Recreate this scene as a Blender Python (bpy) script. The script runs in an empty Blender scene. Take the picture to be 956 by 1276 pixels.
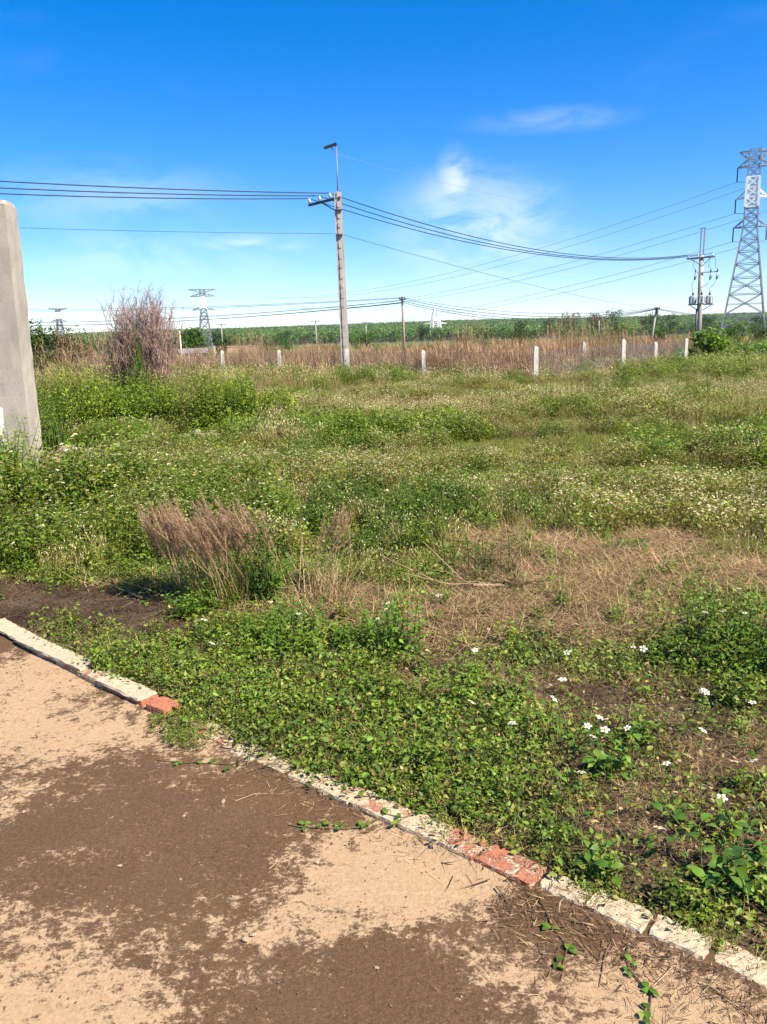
import bpy, math
import numpy as np
from mathutils import Matrix, Vector

R = math.radians
rng = np.random.default_rng(11)
scene = bpy.context.scene
COL = scene.collection

# ------------------------------------------------------------------ camera
EYE = 1.6
PITCH, ROLL = R(12.3), R(1.5)
fw = Vector((0, math.cos(PITCH), -math.sin(PITCH)))
r0 = Vector((1, 0, 0)); u0 = r0.cross(fw)
rt = math.cos(ROLL) * r0 - math.sin(ROLL) * u0
up = math.sin(ROLL) * r0 + math.cos(ROLL) * u0
cam_data = bpy.data.cameras.new('camera')
cam_data.sensor_fit = 'VERTICAL'
cam_data.sensor_height = 24.0
cam_data.lens = 24.0 * 980.0 / 1276.0
cam_data.clip_start = 0.05
cam_data.clip_end = 8000
cam = bpy.data.objects.new('camera', cam_data)
COL.objects.link(cam)
m3 = Matrix((rt, up, -fw)).transposed()
cam.matrix_world = Matrix.Translation((0, 0, EYE)) @ m3.to_4x4()
scene.camera = cam

# ------------------------------------------------------------------ sky, sun, exposure
SUN_EL, SUN_AZ = R(50), R(127)          # azimuth clockwise from +Y: right of and a little behind the viewer
world = bpy.data.worlds.new('World')
scene.world = world
world.use_nodes = True
wn, wl = world.node_tree.nodes, world.node_tree.links
wn.clear()
w_out = wn.new('ShaderNodeOutputWorld')
w_bg = wn.new('ShaderNodeBackground'); w_bg.inputs['Strength'].default_value = 0.072
sky = wn.new('ShaderNodeTexSky'); sky.sky_type = 'NISHITA'; sky.sun_disc = False
sky.sun_elevation = SUN_EL; sky.sun_rotation = SUN_AZ
sky.air_density = 1.0; sky.dust_density = 0.0; sky.ozone_density = 1.5; sky.altitude = 0
hsv = wn.new('ShaderNodeHueSaturation'); hsv.inputs['Saturation'].default_value = 1.36
hsv.inputs['Value'].default_value = 1.0
grade = wn.new('ShaderNodeMix'); grade.data_type = 'RGBA'; grade.blend_type = 'MULTIPLY'; grade.inputs[0].default_value = 1.0
grade.inputs[7].default_value = (0.86, 0.94, 1.20, 1)
wl.new(sky.outputs[0], grade.inputs[6]); wl.new(grade.outputs[2], hsv.inputs['Color'])
tc = wn.new('ShaderNodeTexCoord')

def w_noise(scale, sx, sy, sz, detail, dist):
    mp = wn.new('ShaderNodeMapping'); mp.inputs['Scale'].default_value = (sx, sy, sz)
    nz = wn.new('ShaderNodeTexNoise'); nz.inputs['Scale'].default_value = scale
    nz.inputs['Detail'].default_value = detail; nz.inputs['Distortion'].default_value = dist
    nz.inputs['Roughness'].default_value = 0.62
    wl.new(tc.outputs['Generated'], mp.inputs[0]); wl.new(mp.outputs[0], nz.inputs['Vector'])
    return nz.outputs['Fac']

def w_math(op, a, b=None, clamp=False):
    n = wn.new('ShaderNodeMath'); n.operation = op; n.use_clamp = clamp
    for i, v in enumerate((a, b)):
        if v is None: continue
        if isinstance(v, (int, float)): n.inputs[i].default_value = v
        else: wl.new(v, n.inputs[i])
    return n.outputs[0]

def w_range(v, a, b, c, d):
    n = wn.new('ShaderNodeMapRange'); n.interpolation_type = 'SMOOTHSTEP'
    wl.new(v, n.inputs[0])
    for i, x in enumerate((a, b, c, d)): n.inputs[i + 1].default_value = x
    return n.outputs[0]

def w_cloud(direction, stretch, rad, gain):
    """soft cloud body round one direction of the sky"""
    d = Vector(direction).normalized()
    sub = wn.new('ShaderNodeVectorMath'); sub.operation = 'SUBTRACT'; sub.inputs[1].default_value = d
    wl.new(tc.outputs['Generated'], sub.inputs[0])
    mul = wn.new('ShaderNodeVectorMath'); mul.operation = 'MULTIPLY'; mul.inputs[1].default_value = stretch
    wl.new(sub.outputs[0], mul.inputs[0])
    ln = wn.new('ShaderNodeVectorMath'); ln.operation = 'LENGTH'; wl.new(mul.outputs[0], ln.inputs[0])
    return w_math('MULTIPLY', w_range(ln.outputs['Value'], rad, 0.0, 0.0, 1.0), gain)

n_fine = w_noise(9.0, 1.0, 1.0, 2.6, 8, 0.6)
n_wide = w_noise(2.6, 1.0, 1.0, 3.4, 6, 0.4)
wisps = w_math('MULTIPLY', w_range(n_wide, 0.55, 0.80, 0, 1), 0.16)
body = w_cloud((0.094, 0.981, 0.176), (1.5, 1, 1.0), 0.052, 0.95)
for args in (((0.085, 0.985, 0.150), (0.9, 1, 1.0), 0.060, 0.8),
             ((0.125, 0.986, 0.128), (0.55, 1, 0.9), 0.085, 0.75),
             ((0.155, 0.985, 0.105), (0.45, 1, 1.0), 0.070, 0.45),
             ((-0.150, 0.981, 0.116), (0.36, 1, 2.4), 0.042, 0.62),
             ((0.205, 0.949, 0.236), (0.26, 1, 2.2), 0.040, 0.30),
             ((-0.30, 0.94, 0.165), (0.30, 1, 1.5), 0.080, 0.34),
             ((-0.27, 0.95, 0.100), (0.20, 1, 1.4), 0.070, 0.38)):
    body = w_math('MAXIMUM', body, w_cloud(*args))
body = w_math('MULTIPLY', body, w_range(n_fine, 0.36, 0.62, 0.05, 1.0))
cloud = w_math('MAXIMUM', w_math('MULTIPLY', wisps, w_range(n_fine, 0.3, 0.7, 0.3, 1.0)), body)
cloud = w_math('MULTIPLY', cloud, 0.72, True)
mix = wn.new('ShaderNodeMix'); mix.data_type = 'RGBA'
wl.new(cloud, mix.inputs['Factor']); wl.new(hsv.outputs[0], mix.inputs[6])
mix.inputs[7].default_value = (6.6, 7.1, 7.9, 1)
wl.new(mix.outputs[2], w_bg.inputs['Color'])
wl.new(w_bg.outputs[0], w_out.inputs['Surface'])

sun_data = bpy.data.lights.new('sun', 'SUN')
sun_data.energy = 4.9; sun_data.angle = R(0.53); sun_data.color = (1.0, 0.90, 0.73)
sun = bpy.data.objects.new('sun', sun_data); COL.objects.link(sun)
to_sun = Vector((math.sin(SUN_AZ) * math.cos(SUN_EL), math.cos(SUN_AZ) * math.cos(SUN_EL), math.sin(SUN_EL)))
sun.rotation_euler = to_sun.to_track_quat('Z', 'Y').to_euler()
sun.location = (20, -12, 30)

vs = scene.view_settings
vs.view_transform = 'Standard'; vs.look = 'None'; vs.gamma = 1.0; vs.use_curve_mapping = False
vs.exposure = 1.25
scene.cycles.max_bounces = 6
scene.cycles.transparent_max_bounces = 4
scene.cycles.diffuse_bounces = 3
scene.cycles.glossy_bounces = 2

# ------------------------------------------------------------------ materials
MATS = {}
def new_mat(name):
    m = bpy.data.materials.new(name); m.use_nodes = True
    nt = m.node_tree; nt.nodes.clear()
    MATS[name] = m
    return m, nt.nodes, nt.links

class NT:
    def __init__(s, name):
        s.m, s.n, s.l = new_mat(name)
        s.out = s.n.new('ShaderNodeOutputMaterial')
        s.bsdf = s.n.new('ShaderNodeBsdfPrincipled')
        s.l.new(s.bsdf.outputs[0], s.out.inputs[0])
        s.bsdf.inputs['Specular IOR Level'].default_value = 0.25
        s.bsdf.inputs['Roughness'].default_value = 0.85
    def coord(s, which='Object'):
        t = s.n.new('ShaderNodeTexCoord'); return t.outputs[which]
    def pos(s):
        return s.n.new('ShaderNodeNewGeometry').outputs['Position']
    def scale(s, v, sc):
        mp = s.n.new('ShaderNodeMapping'); mp.inputs['Scale'].default_value = sc
        s.l.new(v, mp.inputs[0]); return mp.outputs[0]
    def noise(s, v, scale, detail=4, rough=0.55, dist=0.0):
        n = s.n.new('ShaderNodeTexNoise'); n.inputs['Scale'].default_value = scale
        n.inputs['Detail'].default_value = detail; n.inputs['Roughness'].default_value = rough
        n.inputs['Distortion'].default_value = dist
        s.l.new(v, n.inputs['Vector']); return n.outputs['Fac']
    def voro(s, v, scale, feature='F1'):
        n = s.n.new('ShaderNodeTexVoronoi'); n.feature = feature; n.inputs['Scale'].default_value = scale
        s.l.new(v, n.inputs['Vector']); return n
    def rng(s, v, a, b, c=0.0, d=1.0):
        n = s.n.new('ShaderNodeMapRange'); s.put(v, n.inputs[0])
        for i, x in enumerate((a, b, c, d)): n.inputs[i + 1].default_value = x
        return n.outputs[0]
    def put(s, v, sock):
        if isinstance(v, (int, float)): sock.default_value = v
        elif isinstance(v, tuple): sock.default_value = v if len(v) == 4 or sock.type == 'VECTOR' else v + (1,)
        else: s.l.new(v, sock)
    def math(s, op, a, b=0.0, clamp=False):
        n = s.n.new('ShaderNodeMath'); n.operation = op; n.use_clamp = clamp
        s.put(a, n.inputs[0]); s.put(b, n.inputs[1]); return n.outputs[0]
    def mix(s, f, a, b, mode='MIX'):
        n = s.n.new('ShaderNodeMix'); n.data_type = 'RGBA'; n.blend_type = mode
        s.put(f, n.inputs[0]); s.put(a, n.inputs[6]); s.put(b, n.inputs[7]); return n.outputs[2]
    def attr(s, name):
        n = s.n.new('ShaderNodeAttribute'); n.attribute_name = name; return n
    def bump(s, h, strength=0.4, dist=0.01):
        n = s.n.new('ShaderNodeBump'); n.inputs['Strength'].default_value = strength
        n.inputs['Distance'].default_value = dist
        s.l.new(h, n.inputs['Height']); s.l.new(n.outputs[0], s.bsdf.inputs['Normal'])
    def base(s, v): s.put(v, s.bsdf.inputs['Base Color'])
    def rough(s, v): s.put(v, s.bsdf.inputs['Roughness'])

def mat_foliage(name, trans=0.32, rough=0.5, spec=0.3, var=0.28):
    t = NT(name)
    a = t.attr('Col')
    oi = t.n.new('ShaderNodeObjectInfo')
    h = t.n.new('ShaderNodeHueSaturation')
    t.l.new(a.outputs['Color'], h.inputs['Color'])
    t.l.new(t.rng(oi.outputs['Random'], 0, 1, 1 - var, 1 + var), h.inputs['Value'])
    hue = t.math('FRACT', t.math('MULTIPLY', oi.outputs['Random'], 7.31))
    t.l.new(t.rng(hue, 0, 1, 0.488, 0.508), h.inputs['Hue'])
    t.base(h.outputs[0]); t.rough(rough); t.bsdf.inputs['Specular IOR Level'].default_value = spec
    tr = t.n.new('ShaderNodeBsdfTranslucent')
    t.l.new(t.mix(1.0, h.outputs[0], (1.35, 1.3, 0.7, 1), 'MULTIPLY'), tr.inputs['Color'])
    ms = t.n.new('ShaderNodeMixShader'); ms.inputs[0].default_value = trans
    t.l.new(t.bsdf.outputs[0], ms.inputs[1]); t.l.new(tr.outputs[0], ms.inputs[2])
    t.l.new(ms.outputs[0], t.out.inputs[0])
    return t.m

M_LEAF = mat_foliage('leaf')
M_DRY = mat_foliage('dry_stalk', 0.18, 0.75, 0.15, 0.2)
M_TREE = mat_foliage('tree_leaf', 0.25, 0.6, 0.2, 0.22)

def mat_simple(name, col, rough=0.8, metal=0.0, nscale=20, namp=0.25, bump=0.0, spec=0.25):
    t = NT(name)
    n = t.noise(t.coord('Object'), nscale, 6)
    lo = tuple(c * (1 - namp) for c in col); hi = tuple(min(1, c * (1 + namp)) for c in col)
    t.base(t.mix(t.rng(n, 0.3, 0.7), lo, hi)); t.rough(rough)
    t.bsdf.inputs['Metallic'].default_value = metal
    t.bsdf.inputs['Specular IOR Level'].default_value = spec
    if bump: t.bump(n, bump, 0.01)
    return t.m

def mat_concrete(name, col, stain=(0.18, 0.15, 0.12), s=1.0, amount=0.5):
    t = NT(name)
    v = t.coord('Object')
    a = t.noise(t.scale(v, (1, 1, 0.35)), 2.3 * s, 6, 0.6)
    b = t.noise(v, 26 * s, 5, 0.6)
    c = t.mix(t.rng(a, 0.35, 0.70), tuple(x * 1.14 for x in col), tuple(x * 0.74 for x in col))
    c = t.mix(t.math('MULTIPLY', t.rng(b, 0.55, 0.75, 0, 1), amount), c, stain)
    t.base(c); t.rough(0.9)
    t.bump(t.math('ADD', b, a), 0.3, 0.01)
    return t.m

M_PILLAR = mat_concrete('weathered_concrete', (0.36, 0.315, 0.26), (0.24, 0.20, 0.155), 1.6, 0.45)
M_POLE = mat_concrete('pole_concrete', (0.40, 0.35, 0.315), (0.23, 0.19, 0.17), 2.0, 0.5)
M_POST = mat_concrete('post_paint', (0.62, 0.555, 0.47), (0.34, 0.28, 0.21), 5.0, 0.6)
M_STEEL = mat_simple('galvanised_steel', (0.20, 0.205, 0.22), 0.55, 0.3, 2.0, 0.2)
M_TOWERRED = mat_simple('grey_steel', (0.26, 0.26, 0.29), 0.6, 0.2, 0.5, 0.2)
M_WHITESTEEL = mat_simple('white_painted_steel', (0.80, 0.80, 0.82), 0.6, 0.0, 0.5, 0.05)
M_DARKSTEEL = mat_simple('dark_steel', (0.07, 0.075, 0.085), 0.5, 0.4, 8, 0.3)
M_WIRE = mat_simple('black_cable', (0.030, 0.040, 0.065), 0.5, 0.0, 3, 0.2)
M_LINE = mat_simple('aluminium_line', (0.26, 0.31, 0.38), 0.5, 0.3, 1, 0.1)
M_CERAMIC = mat_simple('white_ceramic', (0.75, 0.76, 0.78), 0.3, 0.0, 8, 0.08, spec=0.5)
M_CAN = mat_simple('transformer_grey', (0.42, 0.44, 0.45), 0.5, 0.0, 6, 0.15, spec=0.4)
M_BLACK = mat_simple('lamp_panel', (0.02, 0.022, 0.03), 0.3, 0.0, 6, 0.3, spec=0.5)
M_BARK = mat_simple('bark', (0.16, 0.125, 0.095), 0.9, 0.0, 14, 0.4, 0.5)
M_TWIG = mat_simple('dead_twig', (0.25, 0.17, 0.125), 0.9, 0.0, 30, 0.35, 0.3)
M_PLASTERWALL = mat_simple('tan_wall', (0.38, 0.27, 0.18), 0.9, 0.0, 1.2, 0.2)
M_ROOF = mat_simple('tin_roof', (0.24, 0.24, 0.24), 0.5, 0.3, 3, 0.2)
M_PEBBLE = mat_simple('pale_stone', (0.33, 0.255, 0.175), 0.9, 0.0, 40, 0.25, 0.5)
M_CLOD = mat_simple('soil_clod', (0.13, 0.085, 0.052), 0.95, 0.0, 60, 0.35, 0.6)
M_RUBBLE = mat_concrete('rubble', (0.25, 0.20, 0.15), (0.12, 0.09, 0.06), 8, 0.7)

def mat_ground():
    t = NT('field_soil')
    p = t.pos()
    sep = t.n.new('ShaderNodeSeparateXYZ'); t.l.new(p, sep.inputs[0])
    n1 = t.noise(p, 1.7, 6, 0.6); n2 = t.noise(p, 11, 6, 0.65); n3 = t.noise(p, 70, 5, 0.7)
    soil = t.mix(t.rng(n2, 0.35, 0.65), (0.030, 0.018, 0.011), (0.085, 0.052, 0.032))
    straw = t.mix(t.rng(n3, 0.4, 0.62), (0.10, 0.066, 0.038), (0.24, 0.165, 0.095))
    near = t.mix(t.rng(t.math('ADD', n1, t.math('MULTIPLY', n3, 0.35)), 0.60, 0.80), soil, straw)
    nf = t.noise(p, 0.06, 8, 0.62)
    far = t.mix(t.rng(nf, 0.4, 0.62), (0.055, 0.095, 0.018), (0.115, 0.115, 0.035))
    t.base(t.mix(t.rng(sep.outputs['Y'], 26, 60), near, far))
    t.rough(0.95)
    t.bump(t.math('ADD', n2, t.math('MULTIPLY', n3, 0.8)), 1.0, 0.035)
    return t.m
M_GROUND = mat_ground()

def mat_road():
    t = NT('dusty_concrete')
    p = t.pos()
    w = t.attr('wear').outputs['Fac']
    n0 = t.noise(p, 3.2, 6, 0.6, 0.4)
    n1 = t.noise(p, 13, 9, 0.72, 0.35)
    n2 = t.noise(p, 75, 7, 0.7)
    n3 = t.noise(p, 320, 4, 0.65)
    n5 = t.noise(p, 170, 5, 0.7)
    n4 = t.noise(t.scale(p, (1.0, 1.6, 1.0)), 30, 8, 0.75, 0.5)
    key = t.math('ADD', w, t.math('MULTIPLY', t.math('SUBTRACT', n1, 0.5), 1.8))
    key = t.math('ADD', key, t.math('MULTIPLY', t.math('SUBTRACT', n4, 0.5), 1.25))
    key = t.math('ADD', key, t.math('MULTIPLY', t.math('SUBTRACT', n2, 0.5), 0.7))
    key = t.math('ADD', key, t.math('MULTIPLY', t.math('SUBTRACT', n0, 0.5), 0.7))
    key = t.math('ADD', key, t.math('MULTIPLY', t.math('SUBTRACT', n5, 0.5), 0.8))
    mask = t.rng(key, 0.43, 0.62)
    flake = t.math('MULTIPLY', t.rng(t.noise(p, 48, 6, 0.6, 0.3), 0.635, 0.69), t.rng(n0, 0.40, 0.58))
    mask = t.math('MAXIMUM', mask, t.math('MULTIPLY', flake, 0.8))
    mud = t.mix(t.rng(n2, 0.3, 0.7), (0.068, 0.036, 0.017), (0.135, 0.077, 0.039))
    mud = t.mix(t.math('MULTIPLY', t.rng(n3, 0.56, 0.66), 0.9), mud, (0.022, 0.013, 0.008))
    mud = t.mix(t.math('MULTIPLY', t.rng(n4, 0.55, 0.72), 0.55), mud, (0.175, 0.110, 0.060))
    mud = t.mix(t.math('MULTIPLY', t.rng(n0, 0.45, 0.7), 0.5), mud, (0.125, 0.076, 0.040))
    mud = t.mix(t.math('MULTIPLY', t.rng(n5, 0.52, 0.66), 0.75), mud, (0.040, 0.022, 0.012))
    mud = t.mix(t.math('MULTIPLY', t.rng(n5, 0.44, 0.34), 0.55), mud, (0.20, 0.125, 0.068))
    tan = t.mix(t.rng(n2, 0.3, 0.7), (0.285, 0.186, 0.104), (0.415, 0.285, 0.168))
    tan = t.mix(t.math('MULTIPLY', t.rng(n4, 0.5, 0.75), 0.5), tan, (0.50, 0.365, 0.23))
    tan = t.mix(t.math('MULTIPLY', t.rng(n3, 0.58, 0.68), 0.6), tan, (0.12, 0.073, 0.040))
    t.base(t.mix(mask, mud, tan))
    t.rough(0.92)
    h = t.math('ADD', t.math('MULTIPLY', n2, 0.6), t.math('MULTIPLY', n3, 0.35))
    h = t.math('ADD', h, t.math('MULTIPLY', n5, 0.6))
    t.bump(t.math('SUBTRACT', h, t.math('MULTIPLY', mask, 0.3)), 0.8, 0.006)
    return t.m
M_ROAD = mat_road()

def mat_brick():
    t = NT('whitewashed_brick')
    p = t.pos()
    oi = t.n.new('ShaderNodeObjectInfo')
    sp = t.n.new('ShaderNodeSeparateColor'); t.l.new(oi.outputs['Color'], sp.inputs[0])
    n1 = t.noise(p, 17, 8, 0.65, 0.3); n2 = t.noise(p, 120, 6, 0.7)
    key = t.math('ADD', n1, t.math('MULTIPLY', t.math('SUBTRACT', n2, 0.5), 0.3))
    m = t.rng(t.math('SUBTRACT', t.math('ADD', key, sp.outputs[0]), 1.0), -0.04, 0.04)
    red = t.mix(t.rng(n2, 0.3, 0.7), (0.27, 0.085, 0.045), (0.40, 0.165, 0.095))
    white = t.mix(t.rng(n2, 0.35, 0.65), (0.34, 0.262, 0.172), (0.50, 0.41, 0.285))
    c = t.mix(m, red, white)
    c = t.mix(t.math('MULTIPLY', t.rng(t.noise(p, 34, 7, 0.7), 0.55, 0.70), 0.7), c, (0.17, 0.11, 0.068))
    t.base(c); t.rough(0.92)
    t.bump(t.math('ADD', n2, m), 0.6, 0.006)
    return t.m
M_BRICK = mat_brick()

def mat_hill():
    t = NT('hill_soil')
    n = t.noise(t.pos(), 0.02, 6)
    t.base(t.mix(t.rng(n, 0.35, 0.65), (0.035, 0.075, 0.016), (0.06, 0.11, 0.025)))
    return t.m
M_HILL = mat_hill()

# ------------------------------------------------------------------ mesh helpers
class MB:
    """collects triangles with a colour per vertex"""
    def __init__(s): s.V = []; s.F = []; s.C = []; s.n = 0
    def add(s, V, F, C):
        V = np.asarray(V, float).reshape(-1, 3)
        C = np.asarray(C, float)
        if C.ndim == 1: C = np.tile(C, (len(V), 1))
        s.V.append(V); s.F.append(np.asarray(F, int).reshape(-1, 3) + s.n); s.C.append(C); s.n += len(V)
    def tris(s): return sum(len(f) for f in s.F)
    def mesh(s, name, mats, smooth=True):
        V = np.concatenate(s.V); F = np.concatenate(s.F); C = np.concatenate(s.C)
        me = bpy.data.meshes.new(name)
        me.vertices.add(len(V)); me.vertices.foreach_set('co', V.ravel())
        me.loops.add(F.size); me.loops.foreach_set('vertex_index', F.ravel().astype(np.int32))
        me.polygons.add(len(F)); me.polygons.foreach_set('loop_start', np.arange(0, F.size, 3, dtype=np.int32))
        me.polygons.foreach_set('use_smooth', np.full(len(F), smooth))
        ca = me.color_attributes.new('Col', 'FLOAT_COLOR', 'POINT')
        ca.data.foreach_set('color', np.concatenate([C, np.ones((len(C), 1))], 1).ravel().astype(np.float32))
        me.update(calc_edges=True)
        me.materials.append(mats)
        return me
    def build(s, name, mat, parent=None, smooth=True, link=True):
        o = bpy.data.objects.new(name, s.mesh(name, mat, smooth))
        if link: COL.objects.link(o)
        if parent is not None:
            o.parent = parent
            if name in ('bracing', 'painted_section', 'wire_mesh', 'seed_head', 'blade', 'foliage'): o['kind'] = 'stuff'
        return o

GREY = (0.5, 0.5, 0.5)

def tag(o, label, cat, group=None, kind=None):
    o['label'] = label; o['category'] = cat
    if group: o['group'] = group
    if kind: o['kind'] = kind
    return o

def structure(o): o['kind'] = 'structure'; return o

def empty(name, loc, rz=0.0):
    o = bpy.data.objects.new(name, None); COL.objects.link(o)
    o.location = loc; o.rotation_euler = (0, 0, rz); o.empty_display_size = 0.2
    return o

def copy_tree(o, parent=None):
    c = o.copy(); COL.objects.link(c); c.parent = parent
    for ch in list(o.children): copy_tree(ch, c)
    return c

def frame(a, b):
    d = np.asarray(b, float) - np.asarray(a, float)
    L = np.linalg.norm(d); d = d / max(L, 1e-9)
    h = np.array([0, 0, 1.0]) if abs(d[2]) < 0.9 else np.array([1.0, 0, 0])
    x = np.cross(h, d); x /= np.linalg.norm(x)
    return d, x, np.cross(d, x), L

def tube(mb, pts, radii, sides=6, col=GREY, cap=True):
    pts = np.asarray(pts, float); n = len(pts)
    radii = np.broadcast_to(np.asarray(radii, float), (n,))
    ang = np.arange(sides) * 2 * math.pi / sides
    V = []
    for i in range(n):
        a = pts[max(i - 1, 0)]; b = pts[min(i + 1, n - 1)]
        d, x, y, _ = frame(a, b)
        V.append(pts[i] + radii[i] * (np.cos(ang)[:, None] * x + np.sin(ang)[:, None] * y))
    V = np.concatenate(V)
    F = []
    for i in range(n - 1):
        for k in range(sides):
            a = i * sides + k; b = i * sides + (k + 1) % sides
            F += [(a, b, b + sides), (a, b + sides, a + sides)]
    if cap:
        for base, flip in ((0, True), ((n - 1) * sides, False)):
            for k in range(1, sides - 1):
                f = (base, base + k, base + k + 1)
                F.append(f[::-1] if flip else f)
    mb.add(V, F, col)

def bar(mb, a, b, w, h=None, col=GREY):
    """rectangular bar between two points"""
    h = w if h is None else h
    d, x, y, L = frame(a, b)
    a = np.asarray(a, float); b = np.asarray(b, float)
    V = [p + sx * x * w / 2 + sy * y * h / 2 for p in (a, b) for sx, sy in ((-1, -1), (1, -1), (1, 1), (-1, 1))]
    F = []
    for k in range(4):
        j = (k + 1) % 4
        F += [(k, j, j + 4), (k, j + 4, k + 4)]
    F += [(0, 2, 1), (0, 3, 2), (4, 5, 6), (4, 6, 7)]
    mb.add(V, F, col)

def box(mb, c, size, col=GREY, taper=1.0):
    c = np.asarray(c, float); sx, sy, sz = (v / 2 for v in size)
    V = []
    for z, k in ((-sz, 1.0), (sz, taper)):
        V += [c + (x * sx * k, y * sy * k, z) for x, y in ((-1, -1), (1, -1), (1, 1), (-1, 1))]
    F = []
    for k in range(4):
        j = (k + 1) % 4
        F += [(k, j, j + 4), (k, j + 4, k + 4)]
    F += [(0, 2, 1), (0, 3, 2), (4, 5, 6), (4, 6, 7)]
    mb.add(V, F, col)

def blob(mb, c, rad, r, seg=(9, 6), rough=0.25, col=GREY):
    """an uneven stone"""
    c = np.asarray(c, float); nu, nv = seg
    V = [c + (0, 0, rad[2] * (1 + r.normal(0, rough * .4)))]
    for j in range(1, nv):
        th = math.pi * j / nv
        for i in range(nu):
            ph = 2 * math.pi * i / nu + j * 0.3
            k = 1 + r.normal(0, rough * 0.5)
            V.append(c + np.array((rad[0] * math.sin(th) * math.cos(ph), rad[1] * math.sin(th) * math.sin(ph), rad[2] * math.cos(th))) * k)
    V.append(c - (0, 0, rad[2]))
    F = []
    for i in range(nu): F.append((0, 1 + i, 1 + (i + 1) % nu))
    for j in range(nv - 2):
        for i in range(nu):
            a = 1 + j * nu + i; b = 1 + j * nu + (i + 1) % nu
            F += [(a, a + nu, b + nu), (a, b + nu, b)]
    last = len(V) - 1; s0 = 1 + (nv - 2) * nu
    for i in range(nu): F.append((s0 + i, last, s0 + (i + 1) % nu))
    mb.add(V, F, col)

LEAF6 = np.array([(0, 0, 0), (.26, .43, .05), (.62, .36, .02), (1, 0, -.16), (.62, -.36, .02), (.26, -.43, .05), (.48, 0, -.06)])
LEAF6F = np.array([(6, 0, 1), (6, 1, 2), (6, 2, 3), (6, 3, 4), (6, 4, 5), (6, 5, 0)])
LEAF2 = np.array([(0, 0, 0), (.42, .46, .05), (1, 0, -.12), (.42, -.46, .05)])
LEAF2F = np.array([(0, 1, 2), (0, 2, 3)])

def leaves(mb, P, yaw, pitch, roll, L, W, col, kind=6):
    """many leaves at once; pitch is upward from horizontal"""
    P = np.asarray(P, float).reshape(-1, 3); N = len(P)
    if N == 0: return
    yaw, pitch, roll, L, W = (np.broadcast_to(np.asarray(v, float), (N,)) for v in (yaw, pitch, roll, L, W))
    T, F = (LEAF6, LEAF6F) if kind == 6 else (LEAF2, LEAF2F)
    x = T[None, :, 0] * L[:, None]; y = T[None, :, 1] * W[:, None]; z = T[None, :, 2] * L[:, None]
    cr, sr = np.cos(roll)[:, None], np.sin(roll)[:, None]
    y, z = y * cr - z * sr, y * sr + z * cr
    cp, sp = np.cos(pitch)[:, None], np.sin(pitch)[:, None]
    x, z = x * cp - z * sp, x * sp + z * cp
    cy, sy = np.cos(yaw)[:, None], np.sin(yaw)[:, None]
    x, y = x * cy - y * sy, x * sy + y * cy
    V = np.stack([x, y, z], 2) + P[:, None, :]
    k = T.shape[0]
    FF = (F[None] + (np.arange(N) * k)[:, None, None]).reshape(-1, 3)
    col = np.broadcast_to(np.asarray(col, float), (N, 3))
    mb.add(V.reshape(-1, 3), FF, np.repeat(col, k, 0))

def blades(mb, P, yaw, lean, curve, L, W, col, seg=3, tip=None):
    """many bent grass blades at once; lean is from the vertical"""
    P = np.asarray(P, float).reshape(-1, 3); N = len(P)
    if N == 0: return
    yaw, lean, curve, L, W = (np.broadcast_to(np.asarray(v, float), (N,)) for v in (yaw, lean, curve, L, W))
    col = np.broadcast_to(np.asarray(col, float), (N, 3))
    tipc = col if tip is None else np.broadcast_to(np.asarray(tip, float), (N, 3))
    hx, hz = np.zeros(N), np.zeros(N)
    vs, cs = [], []
    side = np.stack([-np.sin(yaw), np.cos(yaw), np.zeros(N)], 1)
    for i in range(seg + 1):
        t = i / seg
        c = P + np.stack([hx * np.cos(yaw), hx * np.sin(yaw), hz], 1)
        w = W * (1 - t) ** 0.7 * 0.5
        if i < seg: vs += [c - side * w[:, None], c + side * w[:, None]]
        else: vs += [c]
        k = np.clip((t - .4) / .6, 0, 1)
        cs += [col * (1 - k) + tipc * k] * (2 if i < seg else 1)
        a = lean + curve * (t + 0.5 / seg)
        hx = hx + np.sin(a) * L / seg; hz = hz + np.cos(a) * L / seg
    V = np.stack(vs, 1); C = np.stack(cs, 1); k = V.shape[1]
    F = []
    for i in range(seg - 1):
        a = 2 * i; F += [(a, a + 1, a + 3), (a, a + 3, a + 2)]
    F.append((2 * seg - 2, 2 * seg - 1, 2 * seg))
    FF = (np.array(F)[None] + (np.arange(N) * k)[:, None, None]).reshape(-1, 3)
    mb.add(V.reshape(-1, 3), FF, C.reshape(-1, 3))

def vary(r, col, n, amp=0.22, hue=0.12):
    c = np.asarray(col, float)[None] * (1 + r.uniform(-amp, amp, (n, 1)))
    c = c * (1 + r.uniform(-hue, hue, (n, 3)))
    return np.clip(c, 0.002, 0.95)

def flowers(mb, P, rad, r, kind=2):
    """white five-petal flowers with a yellow centre"""
    P = np.asarray(P, float).reshape(-1, 3); N = len(P)
    if N == 0: return
    tilt = r.uniform(-.45, .45, N); az = r.uniform(0, 6.28, N)
    for k in range(5):
        ya = az + k * 2 * math.pi / 5
        leaves(mb, P, ya, 0.12 + tilt * np.cos(ya), 0, rad * r.uniform(.85, 1.1, N), rad * .78, (0.66, 0.62, 0.44), kind)
    leaves(mb, P + (0, 0, .002) - np.stack([np.cos(az), np.sin(az), 0 * az], 1) * rad * .3, az, 0.2, 0, rad * .6, rad * .55, (0.70, 0.42, 0.03), 2)

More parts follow.
